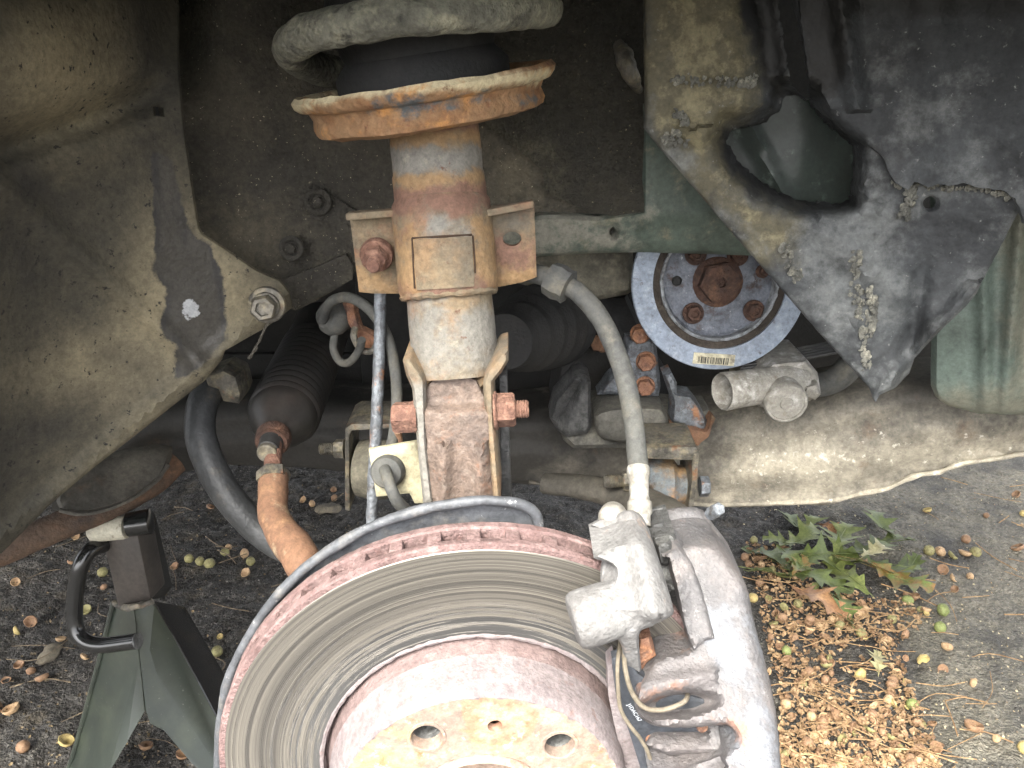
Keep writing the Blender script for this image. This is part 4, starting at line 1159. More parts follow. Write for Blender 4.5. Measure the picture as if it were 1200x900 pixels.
finish('inner_rod', tube([b0 + axb * .01, U(321, 512, .58), U(320, 530, .566), rod0], [.0068, .0066, .0066, .0066], 16), M['rust_red'], tr, bump=(.0006, 220))
finish('lock_nut', hexnut(U(320, 563, .545), (U(320, 540, .56) - U(320, 563, .545)), 19 * S(320, 555, .55), .009), M['dirty_steel'], tr)
rt = 17 * S(322, 590, .54)
finish('rod_end', tube([U(320, 558, .548), U(320, 580, .535), U(320, 600, .522), U(328, 620, .508), U(343, 640, .492), U(356, 662, .475), U(372, 690, .46)], [rt * .95, rt, rt, rt * 1.08, rt * 1.2, rt * 1.15, rt], 20), M['rust_orange'], tr, bump=(.001, 60))

# ------------------------------------------------------------------ link rod, sensor cable and clips left of the strut
lr = finish('link_rod', tube([U(446, 335, .535), U(444, 420, .515), U(441, 500, .497), U(437, 560, .485), U(435, 625, .472)], [.0039, .0039, .0041, .0038, .0036], 14), M['galv'], bump=(.0005, 160))
tag(lr, 'thin blotchy zinc-grey rod standing left of the strut', 'rod')
sc_ = thing('sensor_cable', 'grey rubber sensor cable looping beside the strut', 'cable', U(455, 590, .46))
rc = 6.3 * S(430, 400, .55)
finish('cable', tube([U(378, 375, .590), U(384, 358, .575), U(398, 349, .565), U(416, 351, .553), U(438, 368, .54), U(455, 398, .528), U(463, 435, .515), U(465, 470, .505), U(462, 505, .495), U(458, 525, .485)], rc, 12), M['grey_rubber'], sc_)
finish('cable_loop', tube([U(392, 392, .595), U(391, 410, .59), U(399, 424, .585), U(410, 424, .58), U(421, 410, .575), U(424, 398, .57)], rc * .8, 10), M['grey_rubber'], sc_)
p = U(392, 372, .60); s = S(392, 372, .6)
finish('grommet', lathe([(-.012, 12 * s), (-.004, 21 * s), (.002, 22 * s), (.006, 20 * s), (.010, 14 * s), (.010, 0)], p, (-.5, -.7, .35), 26), M['grey_rubber'], sc_, bump=(.0012, 120))
finish('cable_clip', sheet([(400, 346), (416, 352), (420, 372), (424, 384), (440, 392), (446, 404), (440, 412), (428, 413), (417, 402), (414, 386), (405, 374)], .592, step=5, thick=.006, edge=(3, .003), wob=(.002, 60)), M['rust'], sc_)
finish('clip_band', tube([U(416, 384, .585), U(415, 396, .58), U(424, 410, .578), U(436, 411, .58), U(442, 402, .582)], .0026, 8), M['dirty_steel'], sc_)
# beige sensor bracket with its grommet
sb = thing('sensor_bracket', 'beige painted plate holding a grey grommet left of the knuckle', 'bracket', U(470, 590, .45))
finish('plate', sheet([(432, 527), (489, 517), (491, 540), (497, 541), (502, 589), (486, 590), (480, 578), (441, 582), (437, 556)], lambda x, y: .462 - .0001 * (y - 520), step=6, thick=.0025, edge=(3, .001)), M['beige'], sb)
p = U(455, 552, .458); s = S(455, 552, .458)
finish('grommet', lathe([(-.002, 20 * s), (.003, 20 * s), (.006, 17.5 * s), (.007, 12 * s), (.007, 0)], p, (-.1, -1, .3), 28), M['grey_rubber'], sb)
finish('sensor_lead', tube([U(451, 550, .452), U(454, 560, .442), U(459, 574, .436), U(466, 588, .435), U(478, 600, .44)], 7 * s, 12), M['grey_rubber'], sb)
finish('rust_tag', tube([U(470, 525, .47), U(469, 515, .468), U(466, 506, .466)], [.0015, .0016, .0025], 8), M['rust_orange'], sb)

# ------------------------------------------------------------------ control arm mounts
ca = thing('control_arm_mount', 'small U-bracket with round bush and bolt left of the beige plate', 'suspension mount', U(430, 600, .62))
finish('bracket', prism([U(404, 598, .62), U(404, 502, .62), U(412, 497, .62), U(460, 497, .62), U(460, 502, .62), U(412, 505, .62), U(409, 512, .62), U(410, 600, .62)], (0, .05, 0), bevel=.0012), M['dirty_steel'], ca)
p = U(417, 548, .64); s = S(430, 548, .64)
finish('bush', lathe([(0, 20 * s), (.002, 26 * s), (.004, 33 * s), (.018, 36 * s), (.03, 34 * s), (.04, 20 * s)], p, (1, -.15, 0), 36), M['casting'], ca)
p = U(404, 526, .635)
finish('bolt', hexnut(p, (-1, 0, 0), 11 * s, .008, flange=(12 * s, .001), stub=(7 * s, .016)), M['dirty_steel'], ca)
cr = thing('lower_arm_mount', 'bolted U-bracket with corroded bush above the caliper', 'suspension mount', U(790, 600, .6))
finish('bracket', prism([U(753, 525, .62), U(816, 524, .62), U(820, 530, .62), U(818, 560, .62), U(812, 600, .62), U(806, 600, .62), U(811, 560, .62), U(811, 540, .62), U(753, 538, .62)], (0, .05, 0), bevel=.0012), M['dirty_steel'], cr, bump=(.0008, 120))
p = U(756, 568, .65); s = S(780, 568, .65)
finish('bush', lathe([(0, 20 * s), (.002, 30 * s), (.006, 33 * s), (.024, 32 * s), (.028, 24 * s), (.030, 22 * s), (.036, 22 * s), (.037, 8 * s)], p, (1, -.1, .05), 36), mat('corroded_bush', srgb(112, 92, 66), [L(srgb(92, 98, 102), 20, .46, .58), L(srgb(140, 104, 66), 34, .52, .64, seed=3), L(srgb(70, 60, 50), 50, .55, .66, seed=5)], rough=.8, bump=((300, .6),)), cr, bump=(.0012, 90))
p = U(743, 563, .63)
finish('bolt', hexnut(p, (-1, 0, -.05), 12 * s, .009, flange=(13 * s, .001), stub=(7.5 * s, .02)), M['dirty_steel'], cr)
p = U(820, 570, .63)
finish('bolt_head', hexnut(p, (1, 0, 0), 12 * s, .008), M['galv'], cr)
# lower arm pressed over the ground
la = finish('suspension_arm', tube([U(640, 566, .69), U(690, 572, .665), U(730, 582, .64), U(770, 596, .60), U(800, 615, .56)], [.012, .014, .015, .016, .016], 14, flat=(1, .8)), M['cross'], bump=(.0012, 60))
tag(la, 'dirty lower arm tube below the engine mount', 'suspension arm')

# ------------------------------------------------------------------ engine and what hangs on it
en = thing('engine', 'dusty engine casting behind the strut and the crank pulley', 'engine', (.2, 1.0, .35))
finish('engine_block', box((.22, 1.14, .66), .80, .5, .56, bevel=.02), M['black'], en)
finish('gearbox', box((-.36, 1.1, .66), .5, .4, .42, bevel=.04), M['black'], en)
finish('front_cover', sheet([(600, 285), (742, 285), (742, 340), (735, 345), (672, 356), (640, 340), (600, 330)], lambda x, y: .74 - .00008 * (x - 600), step=8, thick=.08, edge=(6, .006), wob=(.003, 20)), M['casting'], en)
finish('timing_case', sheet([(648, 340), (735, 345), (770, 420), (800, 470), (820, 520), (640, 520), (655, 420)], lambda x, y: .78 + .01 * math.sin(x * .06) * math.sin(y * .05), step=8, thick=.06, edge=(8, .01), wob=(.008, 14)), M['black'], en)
# CV joint boot
cv = thing('drive_shaft', 'dark rubber drive shaft boot in the shade right of the strut', 'drive shaft', U(620, 420, .66))
p0, p1 = U(640, 400, .74), U(575, 430, .60)
s = S(610, 400, .66)
prc = []
L_ = (p1 - p0).length
for k, r in enumerate((54, 56, 53, 54, 50, 50, 45, 45, 39, 39, 32, 30)):
    prc += [(L_ * k / 12, r * s), (L_ * (k + .5) / 12, r * s)]
finish('boot', lathe(prc, p0 + Vector((.01, 0, .02)), p1 - p0, 44), M['black'], cv)
finish('shaft', tube([p0, p0 + (p0 - p1) * 1.5], .02, 16, smooth=3), M['black'], cv)

# ------------------------------------------------------------------ crank pulley
pu = thing('crank_pulley', 'blue-grey crank pulley with a rusty centre bolt and barcode label', 'pulley', U(845, 435, .70))
PY = .675
pcn = U(844, 331, PY); s = S(844, 331, PY)
pax = Vector((.01, -1, .20)).normalized()
finish('outer_ring', lathe([(-.030, 98 * s), (-.026, 98 * s), (-.024, 94 * s), (-.022, 98 * s), (-.019, 94 * s), (-.016, 98 * s), (-.013, 94 * s), (-.010, 99 * s), (-.002, 104 * s), (0, 103 * s), (.0, 79 * s), (-.03, 79 * s)], pcn, pax, 96, closed=True), M['pulley'], pu)
finish('rubber_ring', lathe([(-.025, 79 * s), (-.003, 79 * s), (-.004, 70 * s), (-.025, 70 * s)], pcn, pax, 80, closed=True), M['pulley_rubber'], pu)
finish('inner_lip', lathe([(-.02, 70 * s), (-.0005, 70 * s), (.0, 68.5 * s), (-.001, 66.5 * s), (-.012, 65 * s)], pcn, pax, 80, cap=False), M['chalky'], pu, bump=(.0006, 300))
finish('dish', lathe([(-.010, 66 * s), (-.013, 62 * s), (-.0135, 50 * s), (-.011, 40 * s), (-.010, 30 * s), (-.010, 0)], pcn, pax, 72, cap=False), M['pulley_face'], pu, bump=(.0007, 150))
c = pcn + pax * -.010
finish('centre_bolt', hexnut(c, pax, 25 * s, .012, flange=(30 * s, .003), recess=6 * s), M['brown_dark'], pu, bump=(.0004, 300))
for (x, y) in ((812, 367), (883, 364), (864, 299), (893, 318), (815, 298)):
    q = UP(x, y, c, pax)
    sc2 = .62 if (x, y) == (893, 318) else 1
    finish('pulley_bolt', hexnut(q, pax, 9.5 * s * sc2, .006, flange=(13 * s * sc2, .0018), recess=5 * s * sc2), M['brown_dark'], pu)
finish('balance_hole', lathe([(.0008, 6 * s), (.0008, 4.5 * s), (-.004, 4.3 * s), (-.004, 0)], UP(793, 329, c, pax), pax, 16), M['black'], pu)
lb = [UP(x, y, pcn + pax * .0012, pax) for x, y in ((813.5, 413), (862, 416), (860, 429), (811.5, 426))]
lab = finish('barcode_label', prism(lb, -pax * .0006), M['label'], pu)
rng = random.Random(4)
x_ = .12
bars = bmesh.new()
def lbp(u, v):
    return lb[0].lerp(lb[1], u).lerp(lb[3].lerp(lb[2], u), v) + pax * .0003
while x_ < .86:
    w = rng.choice((.012, .012, .022, .034))
    prism([lbp(x_, .33), lbp(x_ + w, .33), lbp(x_ + w, .92), lbp(x_, .92)], -pax * .0002, bars)
    x_ += w + rng.choice((.012, .014, .026))
finish('barcode', bars, M['ink'], lab)
# belt, coolant housing and hose
bl = bmesh.new()
for k in range(5):
    tube([U(868, 432 - k * 3.0, .665 + k * .004), U(920, 424 - k * 3.0, .66 + k * .004), U(985, 412 - k * 3.2, .655 + k * .004), U(1060, 398 - k * 3.2, .65 + k * .004)], .0018, 8, bl)
bo = finish('drive_belt', bl, M['rubber'])
tag(bo, 'ribbed black drive belt running off below the crank pulley', 'belt')
wh = thing('coolant_housing', 'dusty aluminium pipe housing with a round plug below the pulley', 'coolant housing', U(900, 480, .63))
a0, a1 = U(846, 459, .625), U(930, 447, .65)
s = S(880, 455, .63)
ax_ = (a1 - a0).normalized()
finish('pipe', lathe([(.03, 15 * s), (.002, 19 * s), (0, 21.5 * s), (.002, 22.5 * s), (.02, 22 * s), (.045, 22 * s), (.06, 26 * s), (.075, 26 * s)], a0, ax_, 36), M['alu'], wh, bump=(.0004, 160))
finish('housing_body', sheet([(886, 440), (905, 424), (945, 420), (958, 436), (962, 462), (950, 470), (930, 474), (890, 478), (882, 462)], .64, step=6, thick=.05, edge=(8, .008), wob=(.002, 40)), M['alu'], wh, bump=(.0005, 160))
p = U(920, 470, .622)
finish('plug', lathe([(-.03, 24 * s), (0, 25 * s), (.004, 25 * s), (.006, 23 * s), (.006, 20.5 * s), (.0045, 20 * s), (.0045, 8 * s), (.006, 7 * s), (.006, 0)], p, (-.02, -1, -.08), 44), M['alu'], wh)
finish('ear', sheet([(944, 452), (958, 448), (962, 462), (955, 469), (940, 466)], .63, step=4, thick=.02, edge=(4, .004)), M['alu'], wh)
ho = finish('coolant_hose', tube([U(950, 452, .68), U(972, 448, .68), U(990, 436, .68), U(1010, 410, .69), U(1030, 380, .70)], 15 * S(970, 440, .68), 18), M['grey_rubber'])
tag(ho, 'grey coolant hose behind the pointed tip of the shield', 'hose')
tube2 = finish('oil_union', lathe([(0, 12 * s), (.05, 12 * s), (.052, 9 * s), (.052, 0)], U(855, 432, .70), (.9, -.3, -.1), 20), M['casting'], en)

# ------------------------------------------------------------------ engine mount
em = thing('engine_mount', 'engine mount of dusty rubber block and bolted silver bracket', 'engine mount', U(740, 525, .68))
finish('base_plate', sheet([(664, 470), (830, 478), (836, 488), (826, 508), (818, 521), (780, 524), (672, 525), (660, 515), (650, 490)], lambda x, y: .705 - .0003 * (y - 470), step=7, thick=.03, edge=(5, .005), wob=(.003, 30)), M['mount_rubber'], em)
finish('rubber_block', sheet(smoothpoly([(697, 484), (720, 476), (772, 474), (782, 484), (785, 508), (776, 517), (740, 521), (708, 516), (699, 508), (696, 495)], 1), lambda x, y: .672, step=6, thick=.05, edge=(10, .010), wob=(.003, 30)), M['mount_rubber'], em)
finish('side_wing', sheet([(644, 490), (650, 468), (672, 442), (684, 438), (692, 446), (693, 500), (688, 508), (664, 512), (654, 505)], lambda x, y: .69 - .0003 * (x - 644) + .008 * math.exp(-((x - 668 + (y - 470) * .5) / 6) ** 2), step=6, thick=.03, edge=(5, .005)), M['dark_steel'], em)
fb_ = finish('silver_wing', sheet([(778, 440), (787, 436), (793, 448), (793, 460), (810, 463), (820, 475), (828, 492), (826, 503), (800, 500), (787, 494), (788, 470)], lambda x, y: .672, step=5, thick=.02, edge=(4, .004), wob=(.002, 50)), M['galv'], em)
finish('bolt_bracket', sheet([(735, 398), (768, 396), (771, 420), (774, 452), (772, 464), (700, 462), (712, 446), (730, 430)], .700, step=6, thick=.02, edge=(4, .004), wob=(.002, 50)), M['galv'], em, bump=(.0005, 150))
s = S(757, 423, .69)
for (x, y) in ((757, 423), (756, 452), (750, 391)):
    finish('mount_bolt', hexnut(U(x, y, .699), (-.15, -1, .1), 10.5 * s, .008, flange=(12 * s, .002)), M['rust'], em, bump=(.0004, 300))
finish('mount_bolt', hexnut(U(706, 402, .74), (-.6, -.7, .2), 11 * s, .008, flange=(12 * s, .002)), M['rust_orange'], em, bump=(.0006, 300))
finish('rusted_edge', sheet([(786, 498), (812, 500), (826, 504), (834, 486), (838, 490), (830, 512), (818, 522), (796, 516), (788, 508)], .668, step=5, thick=.012, edge=(3, .003), wob=(.002, 80)), M['rust_orange'], em, bump=(.0008, 200))

# ------------------------------------------------------------------ brake hose
bh = thing('brake_hose', 'thick dusty brake hose arching from the strut to the caliper', 'brake hose', U(748, 600, .42))
hp = [U(606, 316, .505), U(632, 322, .50), U(655, 330, .495), U(680, 345, .488), U(704, 374, .48), U(722, 412, .47), (U(734, 450, .46)), U(742, 490, .45), U(746, 525, .44), U(748, 555, .43)]
rh = 11.8 * S(720, 420, .47)
finish('hose', tube(hp, rh, 20), M['grey_rubber'], bh, bump=(.0004, 60))
p = U(655, 331, .495)
dirn = (U(668, 338, .492) - U(642, 325, .499)).normalized()
finish('clip_collar', lathe([(-.008, rh * .9), (-.007, 20 * S(655, 331, .495)), (.0, 22 * S(655, 331, .495)), (.004, 20 * S(655, 331, .495)), (.007, 21 * S(655, 331, .495)), (.008, rh * .9)], p, dirn, 8, phase=.3), M['grey_rubber'], bh)
e0, e1 = U(748, 546, .432), U(750, 606, .412)
finish('ferrule', lathe([(0, rh * .98), (.001, rh * 1.08), (.004, rh * 1.12), (.008, rh * .98), (.018, rh * .92), (.021, rh * 1.05), (.0215, rh * 1.18), (.028, rh * 1.18), (.03, rh * 1.0), (.036, rh)], e0, e1 - e0, 22), M['alu'], bh, bump=(.0003, 200))

# ------------------------------------------------------------------ jack stand
js = thing('jack_stand', 'dark green steel jack stand with black ratchet handle under the car', 'jack stand', (UZ(160, 900).x, .72, 0))
JX = U(158, 705, .70)
def stand():
    top_z = JX.z
    Yf = .70
    # front face: two panels that meet in the seam, notched from below; side flanges behind
    seam = [(157, 716), (163, 770), (170, 833)]
    def pl(pts, y0):
        return [U(x, y, y0 + yo) for x, y, yo in pts]
    lf = pl([(133, 706, .03), (157, 714, 0), (163, 770, -.010), (170, 833, -.022), (150, 868, -.04), (128, 905, -.055), (90, 960, -.07), (58, 960, -.01), (84, 890, 0.0), (112, 790, .015)], Yf)
    finish('leg_panel', prism(lf, (0, .003, 0), bevel=.0006), M['stand_green'], js)
    rf = pl([(157.8, 714, 0), (178, 706, .012), (200, 745, .02), (230, 800, .012), (258, 853, 0), (300, 935, -.015), (282, 945, -.045), (225, 895, -.04), (192, 856, -.03), (176, 848, -.025), (170.8, 833, -.022), (163.8, 770, -.010)], Yf)
    finish('leg_panel', prism(rf, (0, .003, 0), bevel=.0006), M['stand_green'], js)
    rb = pl([(179, 706, .013), (214, 712, .09), (262, 800, .10), (330, 910, .10), (318, 940, .02), (301, 935, -.012), (258.5, 853, .002), (230.5, 800, .014), (200.5, 745, .022)], Yf)
    finish('leg_panel', prism(rb, (.002, .002, 0), bevel=.0005), M['gloss_black'], js)
    finish('edge_flange', tube([U(133, 706, .727), U(112, 790, .713), U(84, 890, .698), U(58, 960, .688)], .0028, 8, smooth=4), M['stand_green'], js)
    finish('weld', tube([U(134, 706, .722), U(146, 712, .71), U(157, 711, .698), U(168, 708, .702), U(178, 704, .71)], .0035, 8), M['dirty_steel'], js, bump=(.0016, 140))
stand()
pt = [U(x, y, .71) for x, y in ((119, 630), (160, 620), (177, 704), (138, 712))]
finish('post', prism(pt, (0.004, .03, 0), bevel=.003), M['stand_post'], js)
finish('ratchet_and_shadow', prism([U(160.5, 619, .713), U(172, 618, .74), U(192, 700, .76), U(177.5, 703, .713)], (.002, .02, 0), bevel=.001), M['black'], js)  # one matte black plate stands for the ratchet bar and adjoining shadow
c0 = U(107, 622, .71)
finish('saddle', lathe([(0, 0), (0, .010), (.002, .0118), (.032, .0118), (.036, .011), (.037, 0)], c0, Vector((1, .02, .10)), 26), M['cream'], js, bump=(.0005, 160))
finish('saddle_pin', lathe([(0, 0), (0, .012), (.022, .013), (.024, .010), (.024, 0)], U(150, 615, .707), Vector((1, .15, .1)), 24), M['gloss_black'], js)
rh_ = 9.5 * S(100, 700, .67)
finish('handle', tube([U(122, 638, .71), U(106, 645, .695), U(95, 662, .685), U(89, 690, .68), U(87, 720, .675), U(90, 740, .67), (U(101, 752, .665)), U(118, 756, .662), U(140, 754, .66), U(161, 751, .658)], rh_, 18), M['gloss_black'], js)
finish('handle_grip_end', lathe([(0, rh_ * 1.01), (.0012, rh_ * .95), (.0012, 0)], U(161, 751, .658), U(161, 751, .658) - U(140, 754, .66), 20), M['dark_steel'], js)
# ------------------------------------------------------------------ fallen nuts, leaves and dry litter on the ground
nutm = [mat('nut_shell_%s' % n, c, [L(c2, 120, .45, .65, 4), L(srgb(80, 58, 42), 200, .6, .7, 3, seed=4)], rough=.65, bump=None, grain=(500, .3)) for n, c, c2 in (
    ('brown', srgb(142, 112, 84), srgb(112, 84, 62)), ('pale', srgb(176, 148, 112), srgb(146, 116, 84)), ('olive', srgb(140, 134, 88), srgb(110, 104, 70)), ('green', srgb(122, 130, 76), srgb(102, 110, 64)), ('yellow', srgb(172, 154, 98), srgb(148, 128, 82)))]
def nut_mesh(kind, k):
    bm = bmesh.new()
    rng = random.Random(k)
    if kind == 'whole':      # a round nut with a seam and a small tip
        lathe([(-.0075, 0), (-.0072, .003), (-.005, .006), (-.001, .0078), (.0006, .0079), (.0010, .0075), (.0014, .0079), (.005, .0062), (.0075, .003), (.0085, .001), (.0092, 0)], (0, 0, 0), (0, 0, 1), 14, bm)
    else:                    # a hollow half shell: cup with a rim and an inner floor
        lathe([(-.006, 0), (-.0055, .004), (-.003, .0072), (.001, .0082), (.0016, .0078), (.001, .0070), (-.002, .0056), (-.0035, .0025), (-.0036, 0)], (0, 0, 0), (0, 0, 1), 14, bm)
    for v in bm.verts:
        v.co += Vector((nz(v.co * 3 + Vector((k, 0, 0)), 90), nz(v.co * 3 + Vector((0, k, 0)), 90), nz(v.co * 3 + Vector((0, 0, k)), 90))) * .0007
        v.co.z *= .9
    bm.normal_update()
    for f in bm.faces:
        f.smooth = True
    me = bpy.data.meshes.new('nut')
    bm.to_mesh(me)
    bm.free()
    return me
nut_lib = {}
NUT_COL = ('brown', 'tan', 'olive', 'green', 'yellow')
def nut(px, py, kind, mi, size, label, group, rng):
    label = label.replace('<nut>', NUT_COL[mi] + (' round whole nut' if kind == 'whole' else ' hollow half nut shell'))
    if group:
        group = '%s, %s %s' % (group, NUT_COL[mi], 'whole' if kind == 'whole' else 'halves')
    key = (kind, mi, rng.randrange(3))
    if key not in nut_lib:
        me = nut_mesh(kind, hash(key) % 97 if False else (mi * 7 + key[2] * 3 + (11 if kind == 'whole' else 0)))
        me.materials.append(nutm[mi])
        nut_lib[key] = me
    o = bpy.data.objects.new('nut' if kind == 'whole' else 'nut_shell', nut_lib[key])
    COL.objects.link(o)
    g = UZ(px, py)
    o.location = g + Vector((0, 0, .0055 * size))
    o.scale = (size, size, size * rng.uniform(.85, 1.1))
    if kind == 'whole':
        o.rotation_euler = (rng.uniform(0, 6.28), rng.uniform(0, 6.28), rng.uniform(0, 6.28))
    else:
        o.rotation_euler = (rng.gauss(0, .6), rng.gauss(0, .6), rng.uniform(0, 6.28))
    tag(o, label, 'nut', group)
    return o
rng = random.Random(21)
# single nuts one can find in the photograph: left side
left = [(121, 674, 'whole', 2, 1.1), (180, 660, 'whole', 1, 1.1), (89, 631, 'shell', 1, .9), (222, 658, 'whole', 2, 1.0), (235, 661, 'whole', 2, 1.0), (246, 664, 'whole', 2, 1.15), (264, 650, 'whole', 2, 1.0), (268, 644, 'whole', 1, .8),
        (287, 652, 'whole', 1, 1.1), (294, 661, 'whole', 2, 1.0), (288, 674, 'shell', 1, 1.0), (205, 666, 'shell', 0, .9), (247, 596, 'shell', 0, .9), (317, 583, 'shell', 1, .8), (355, 588, 'shell', 1, .9), (366, 593, 'whole', 1, .9), (392, 586, 'whole', 0, .9), (391, 576, 'whole', 0, .8),
        (21, 742, 'shell', 4, .9), (37, 732, 'shell', 0, 1.1), (72, 751, 'shell', 1, .9), (50, 797, 'shell', 0, 1.1), (23, 782, 'shell', 0, .9), (37, 789, 'whole', 0, .8), (14, 835, 'shell', 1, 1.3), (0, 832, 'shell', 0, 1.2), (28, 879, 'whole', 0, 1.0), (79, 872, 'shell', 4, 1.2), (100, 772, 'shell', 1, .8), (19, 685, 'shell', 1, .9), (101, 718, 'shell', 2, 1.1), (122, 690, 'whole', 0, .7),
        (84, 661, 'shell', 0, .8), (172, 877, 'shell', 0, 1.0), (215, 887, 'shell', 0, 1.0), (8, 800, 'shell', 0, .8), (255, 767, 'whole', 2, 1.0), (258, 748, 'shell', 4, .6)]
for x, y, k, m_, s_ in left:
    nut(x, y, k, m_, s_, '<nut> lying on the dark asphalt by the jack stand', 'nuts on the dark asphalt at left', rng)
# rows and strays at right
for x, y, k, m_, s_ in [(1088, 649, 'whole', 2, 1.2), (1101, 650, 'whole', 1, 1.2), (1116, 654, 'shell', 2, 1.1), (1130, 651, 'shell', 1, 1.2), (1142, 651, 'whole', 2, 1.2), (1131, 635, 'whole', 0, 1.0), (1191, 645, 'shell', 0, 1.3), (1086, 600, 'shell', 4, 1.0), (1155, 606, 'whole', 0, .7), (1104, 671, 'shell', 0, 1.1), (1136, 678, 'whole', 1, .8), (1117, 680, 'shell', 1, .9), (1118, 693, 'shell', 0, .8),
                        (1081, 777, 'shell', 4, 1.1), (1104, 788, 'shell', 0, .9), (1140, 803, 'shell', 1, .8), (1140, 855, 'shell', 0, 1.4), (1167, 868, 'whole', 1, .7), (1109, 761, 'shell', 1, 1.0), (1198, 604, 'whole', 4, .8), (1199, 880, 'whole', 4, 1.0), (1190, 582, 'shell', 0, 1.0)]:
    nut(x, y, k, m_, s_, '<nut> stray on the paving right of the litter pile', 'strays on the pale paving', rng)
for x, y, s_, lab in [(921, 767, 1.05, 'bright green nut nearest the caliper'), (1104, 719, 1.25, 'bright green nut at the right tip of the litter pile'), (1063, 707, 1.15, 'green nut just below the oak leaves, left of the tip nut'), (954, 690, .95, 'green nut under the big oak leaf, in the middle of the pile'), (1101, 739, 1.1, 'dull green nut below the right tip of the pile'), (1068, 829, 1.0, 'green nut in the lower edge of the litter pile')]:
    nut(x, y, 'whole', 3, s_, lab, None, rng)
nut(882, 704, 'whole', 4, 1.0, 'yellow nut touching the edge of the caliper', None, rng)
nut(1007, 794, 'shell', 4, 1.1, 'yellow half shell alone in the bare patch of the pile', None, rng)
# the pile beside the caliper
pile = [(872, 640), (905, 640), (960, 690), (1010, 705), (1070, 700), (1085, 730), (1050, 760), (1065, 800), (1090, 860), (1105, 910), (905, 910), (915, 830), (890, 720)]
bare = [(965, 755), (1030, 748), (1045, 790), (1040, 830), (1000, 830), (975, 800)]
cnt = 0
while cnt < 215:
    x, y = rng.uniform(865, 1110), rng.uniform(620, 905)
    d = sdist([(x, y)], pile)[0]
    if d < -6 or sdist([(x, y)], bare)[0] > 4 or (d < 8 and rng.random() < .5):
        continue
    if y > 760 and rng.random() < .25:
        continue
    w = rng.random()
    nut(x, y, 'whole' if w < .30 else 'shell', rng.choice((0, 0, 0, 0, 0, 1, 1, 2) if w < .93 else (1, 4)), rng.uniform(.5, 1.0), '<nut> in the litter pile beside the caliper', 'nuts in the litter pile', rng)
    cnt += 1
# crumbs of shell and dry stalks
def chips(name, n, region, size, m_, k, lab, zmax=.01, excl=None):
    rng = random.Random(k)
    vs, fs = [], []
    xs = [p[0] for p in region]; ys = [p[1] for p in region]
    c = 0
    while c < n:
        x, y = rng.uniform(min(xs), max(xs)), rng.uniform(min(ys), max(ys))
        d = sdist([(x, y)], region)[0]
        if d < 0 or (excl and sdist([(x, y)], excl)[0] > 3 and rng.random() < .85):
            continue
        c += 1
        g = UZ(x, y) + Vector((0, 0, rng.uniform(.002, zmax)))
        s_ = rng.uniform(*size)
        rot = Matrix.Rotation(rng.uniform(0, 6.28), 3, 'Z') @ Matrix.Rotation(rng.gauss(0, .6), 3, 'X') @ Matrix.Rotation(rng.gauss(0, .6), 3, 'Y')
        b = len(vs)
        nseg = 5
        for t in range(nseg):
            a = 6.28 * t / nseg
            vs.append(tuple(g + rot @ Vector((math.cos(a) * s_ * rng.uniform(.6, 1.1), math.sin(a) * s_ * rng.uniform(.5, .9), s_ * .25))))
        vs.append(tuple(g + rot @ Vector((0, 0, -s_ * .15))))
        vs.append(tuple(g + rot @ Vector((0, 0, -s_ * .3))))
        for t in range(nseg):
            fs.append((b + t, b + (t + 1) % nseg, b + nseg))
            fs.append((b + (t + 1) % nseg, b + t, b + nseg + 1))
    me = bpy.data.meshes.new(name)
    me.from_pydata(vs, [], fs)
    me.materials.append(m_)
    o = bpy.data.objects.new(name, me)
    COL.objects.link(o)
    o['kind'] = 'stuff'; o['label'] = lab
    return o
def chipmat(n, a, b, c):
    return mat(n, a, [L(b, 60, .42, .58, 4), L(c, 70, .55, .66, 4, seed=4)], rough=.85, bump=None)
cm1 = chipmat('shell_crumbs', srgb(148, 122, 90), srgb(114, 88, 64), srgb(176, 154, 120))
chips('shell_litter', 2600, pile, (.0016, .0056), cm1, 1, 'brown shell crumbs of the litter pile', .009, bare)
chips('scattered_crumbs', 420, [(860, 600), (1210, 560), (1210, 905), (1060, 905), (1080, 720), (870, 640)], (.001, .0028), chipmat('pale_crumbs', srgb(150, 130, 100), srgb(190, 180, 150), srgb(110, 84, 60)), 2, 'crumbs scattered over the pale paving', .004)
chips('dark_crumbs', 520, [(-10, 620), (420, 540), (420, 700), (240, 905), (-10, 905)], (.0012, .0034), chipmat('grey_crumbs', srgb(96, 86, 70), srgb(140, 122, 90), srgb(64, 58, 50)), 3, 'crumbs scattered over the dark asphalt', .004)
def stalks(name, n, region, m_, k, lab, ln=(.03, .09)):
    rng = random.Random(k)
    bm = bmesh.new()
    xs = [p[0] for p in region]; ys = [p[1] for p in region]
    c = 0
    while c < n:
        x, y = rng.uniform(min(xs), max(xs)), rng.uniform(min(ys), max(ys))
        if sdist([(x, y)], region)[0] < 0:
            continue
        c += 1
        g = UZ(x, y) + Vector((0, 0, rng.uniform(.003, .014)))
        a = rng.choice((rng.gauss(.2, .5), rng.gauss(2.6, .5)))
        l_ = rng.uniform(*ln)
        d = Vector((math.cos(a), math.sin(a), rng.gauss(0, .06)))
        w = Vector((-d.y, d.x, 0)) * rng.gauss(0, .12)
        tube([g - d * l_ / 2, g + w * l_, g + d * l_ / 2], rng.uniform(.0005, .0010), 5, bm, smooth=3)
    o = finish(name, bm, m_)
    o['kind'] = 'stuff'; o['label'] = lab
    return o
sm1 = chipmat('dry_stalk', srgb(150, 122, 86), srgb(118, 92, 64), srgb(178, 152, 114))
stalks('dry_stalks', 90, pile, sm1, 4, 'dry stalks lying in the litter pile')
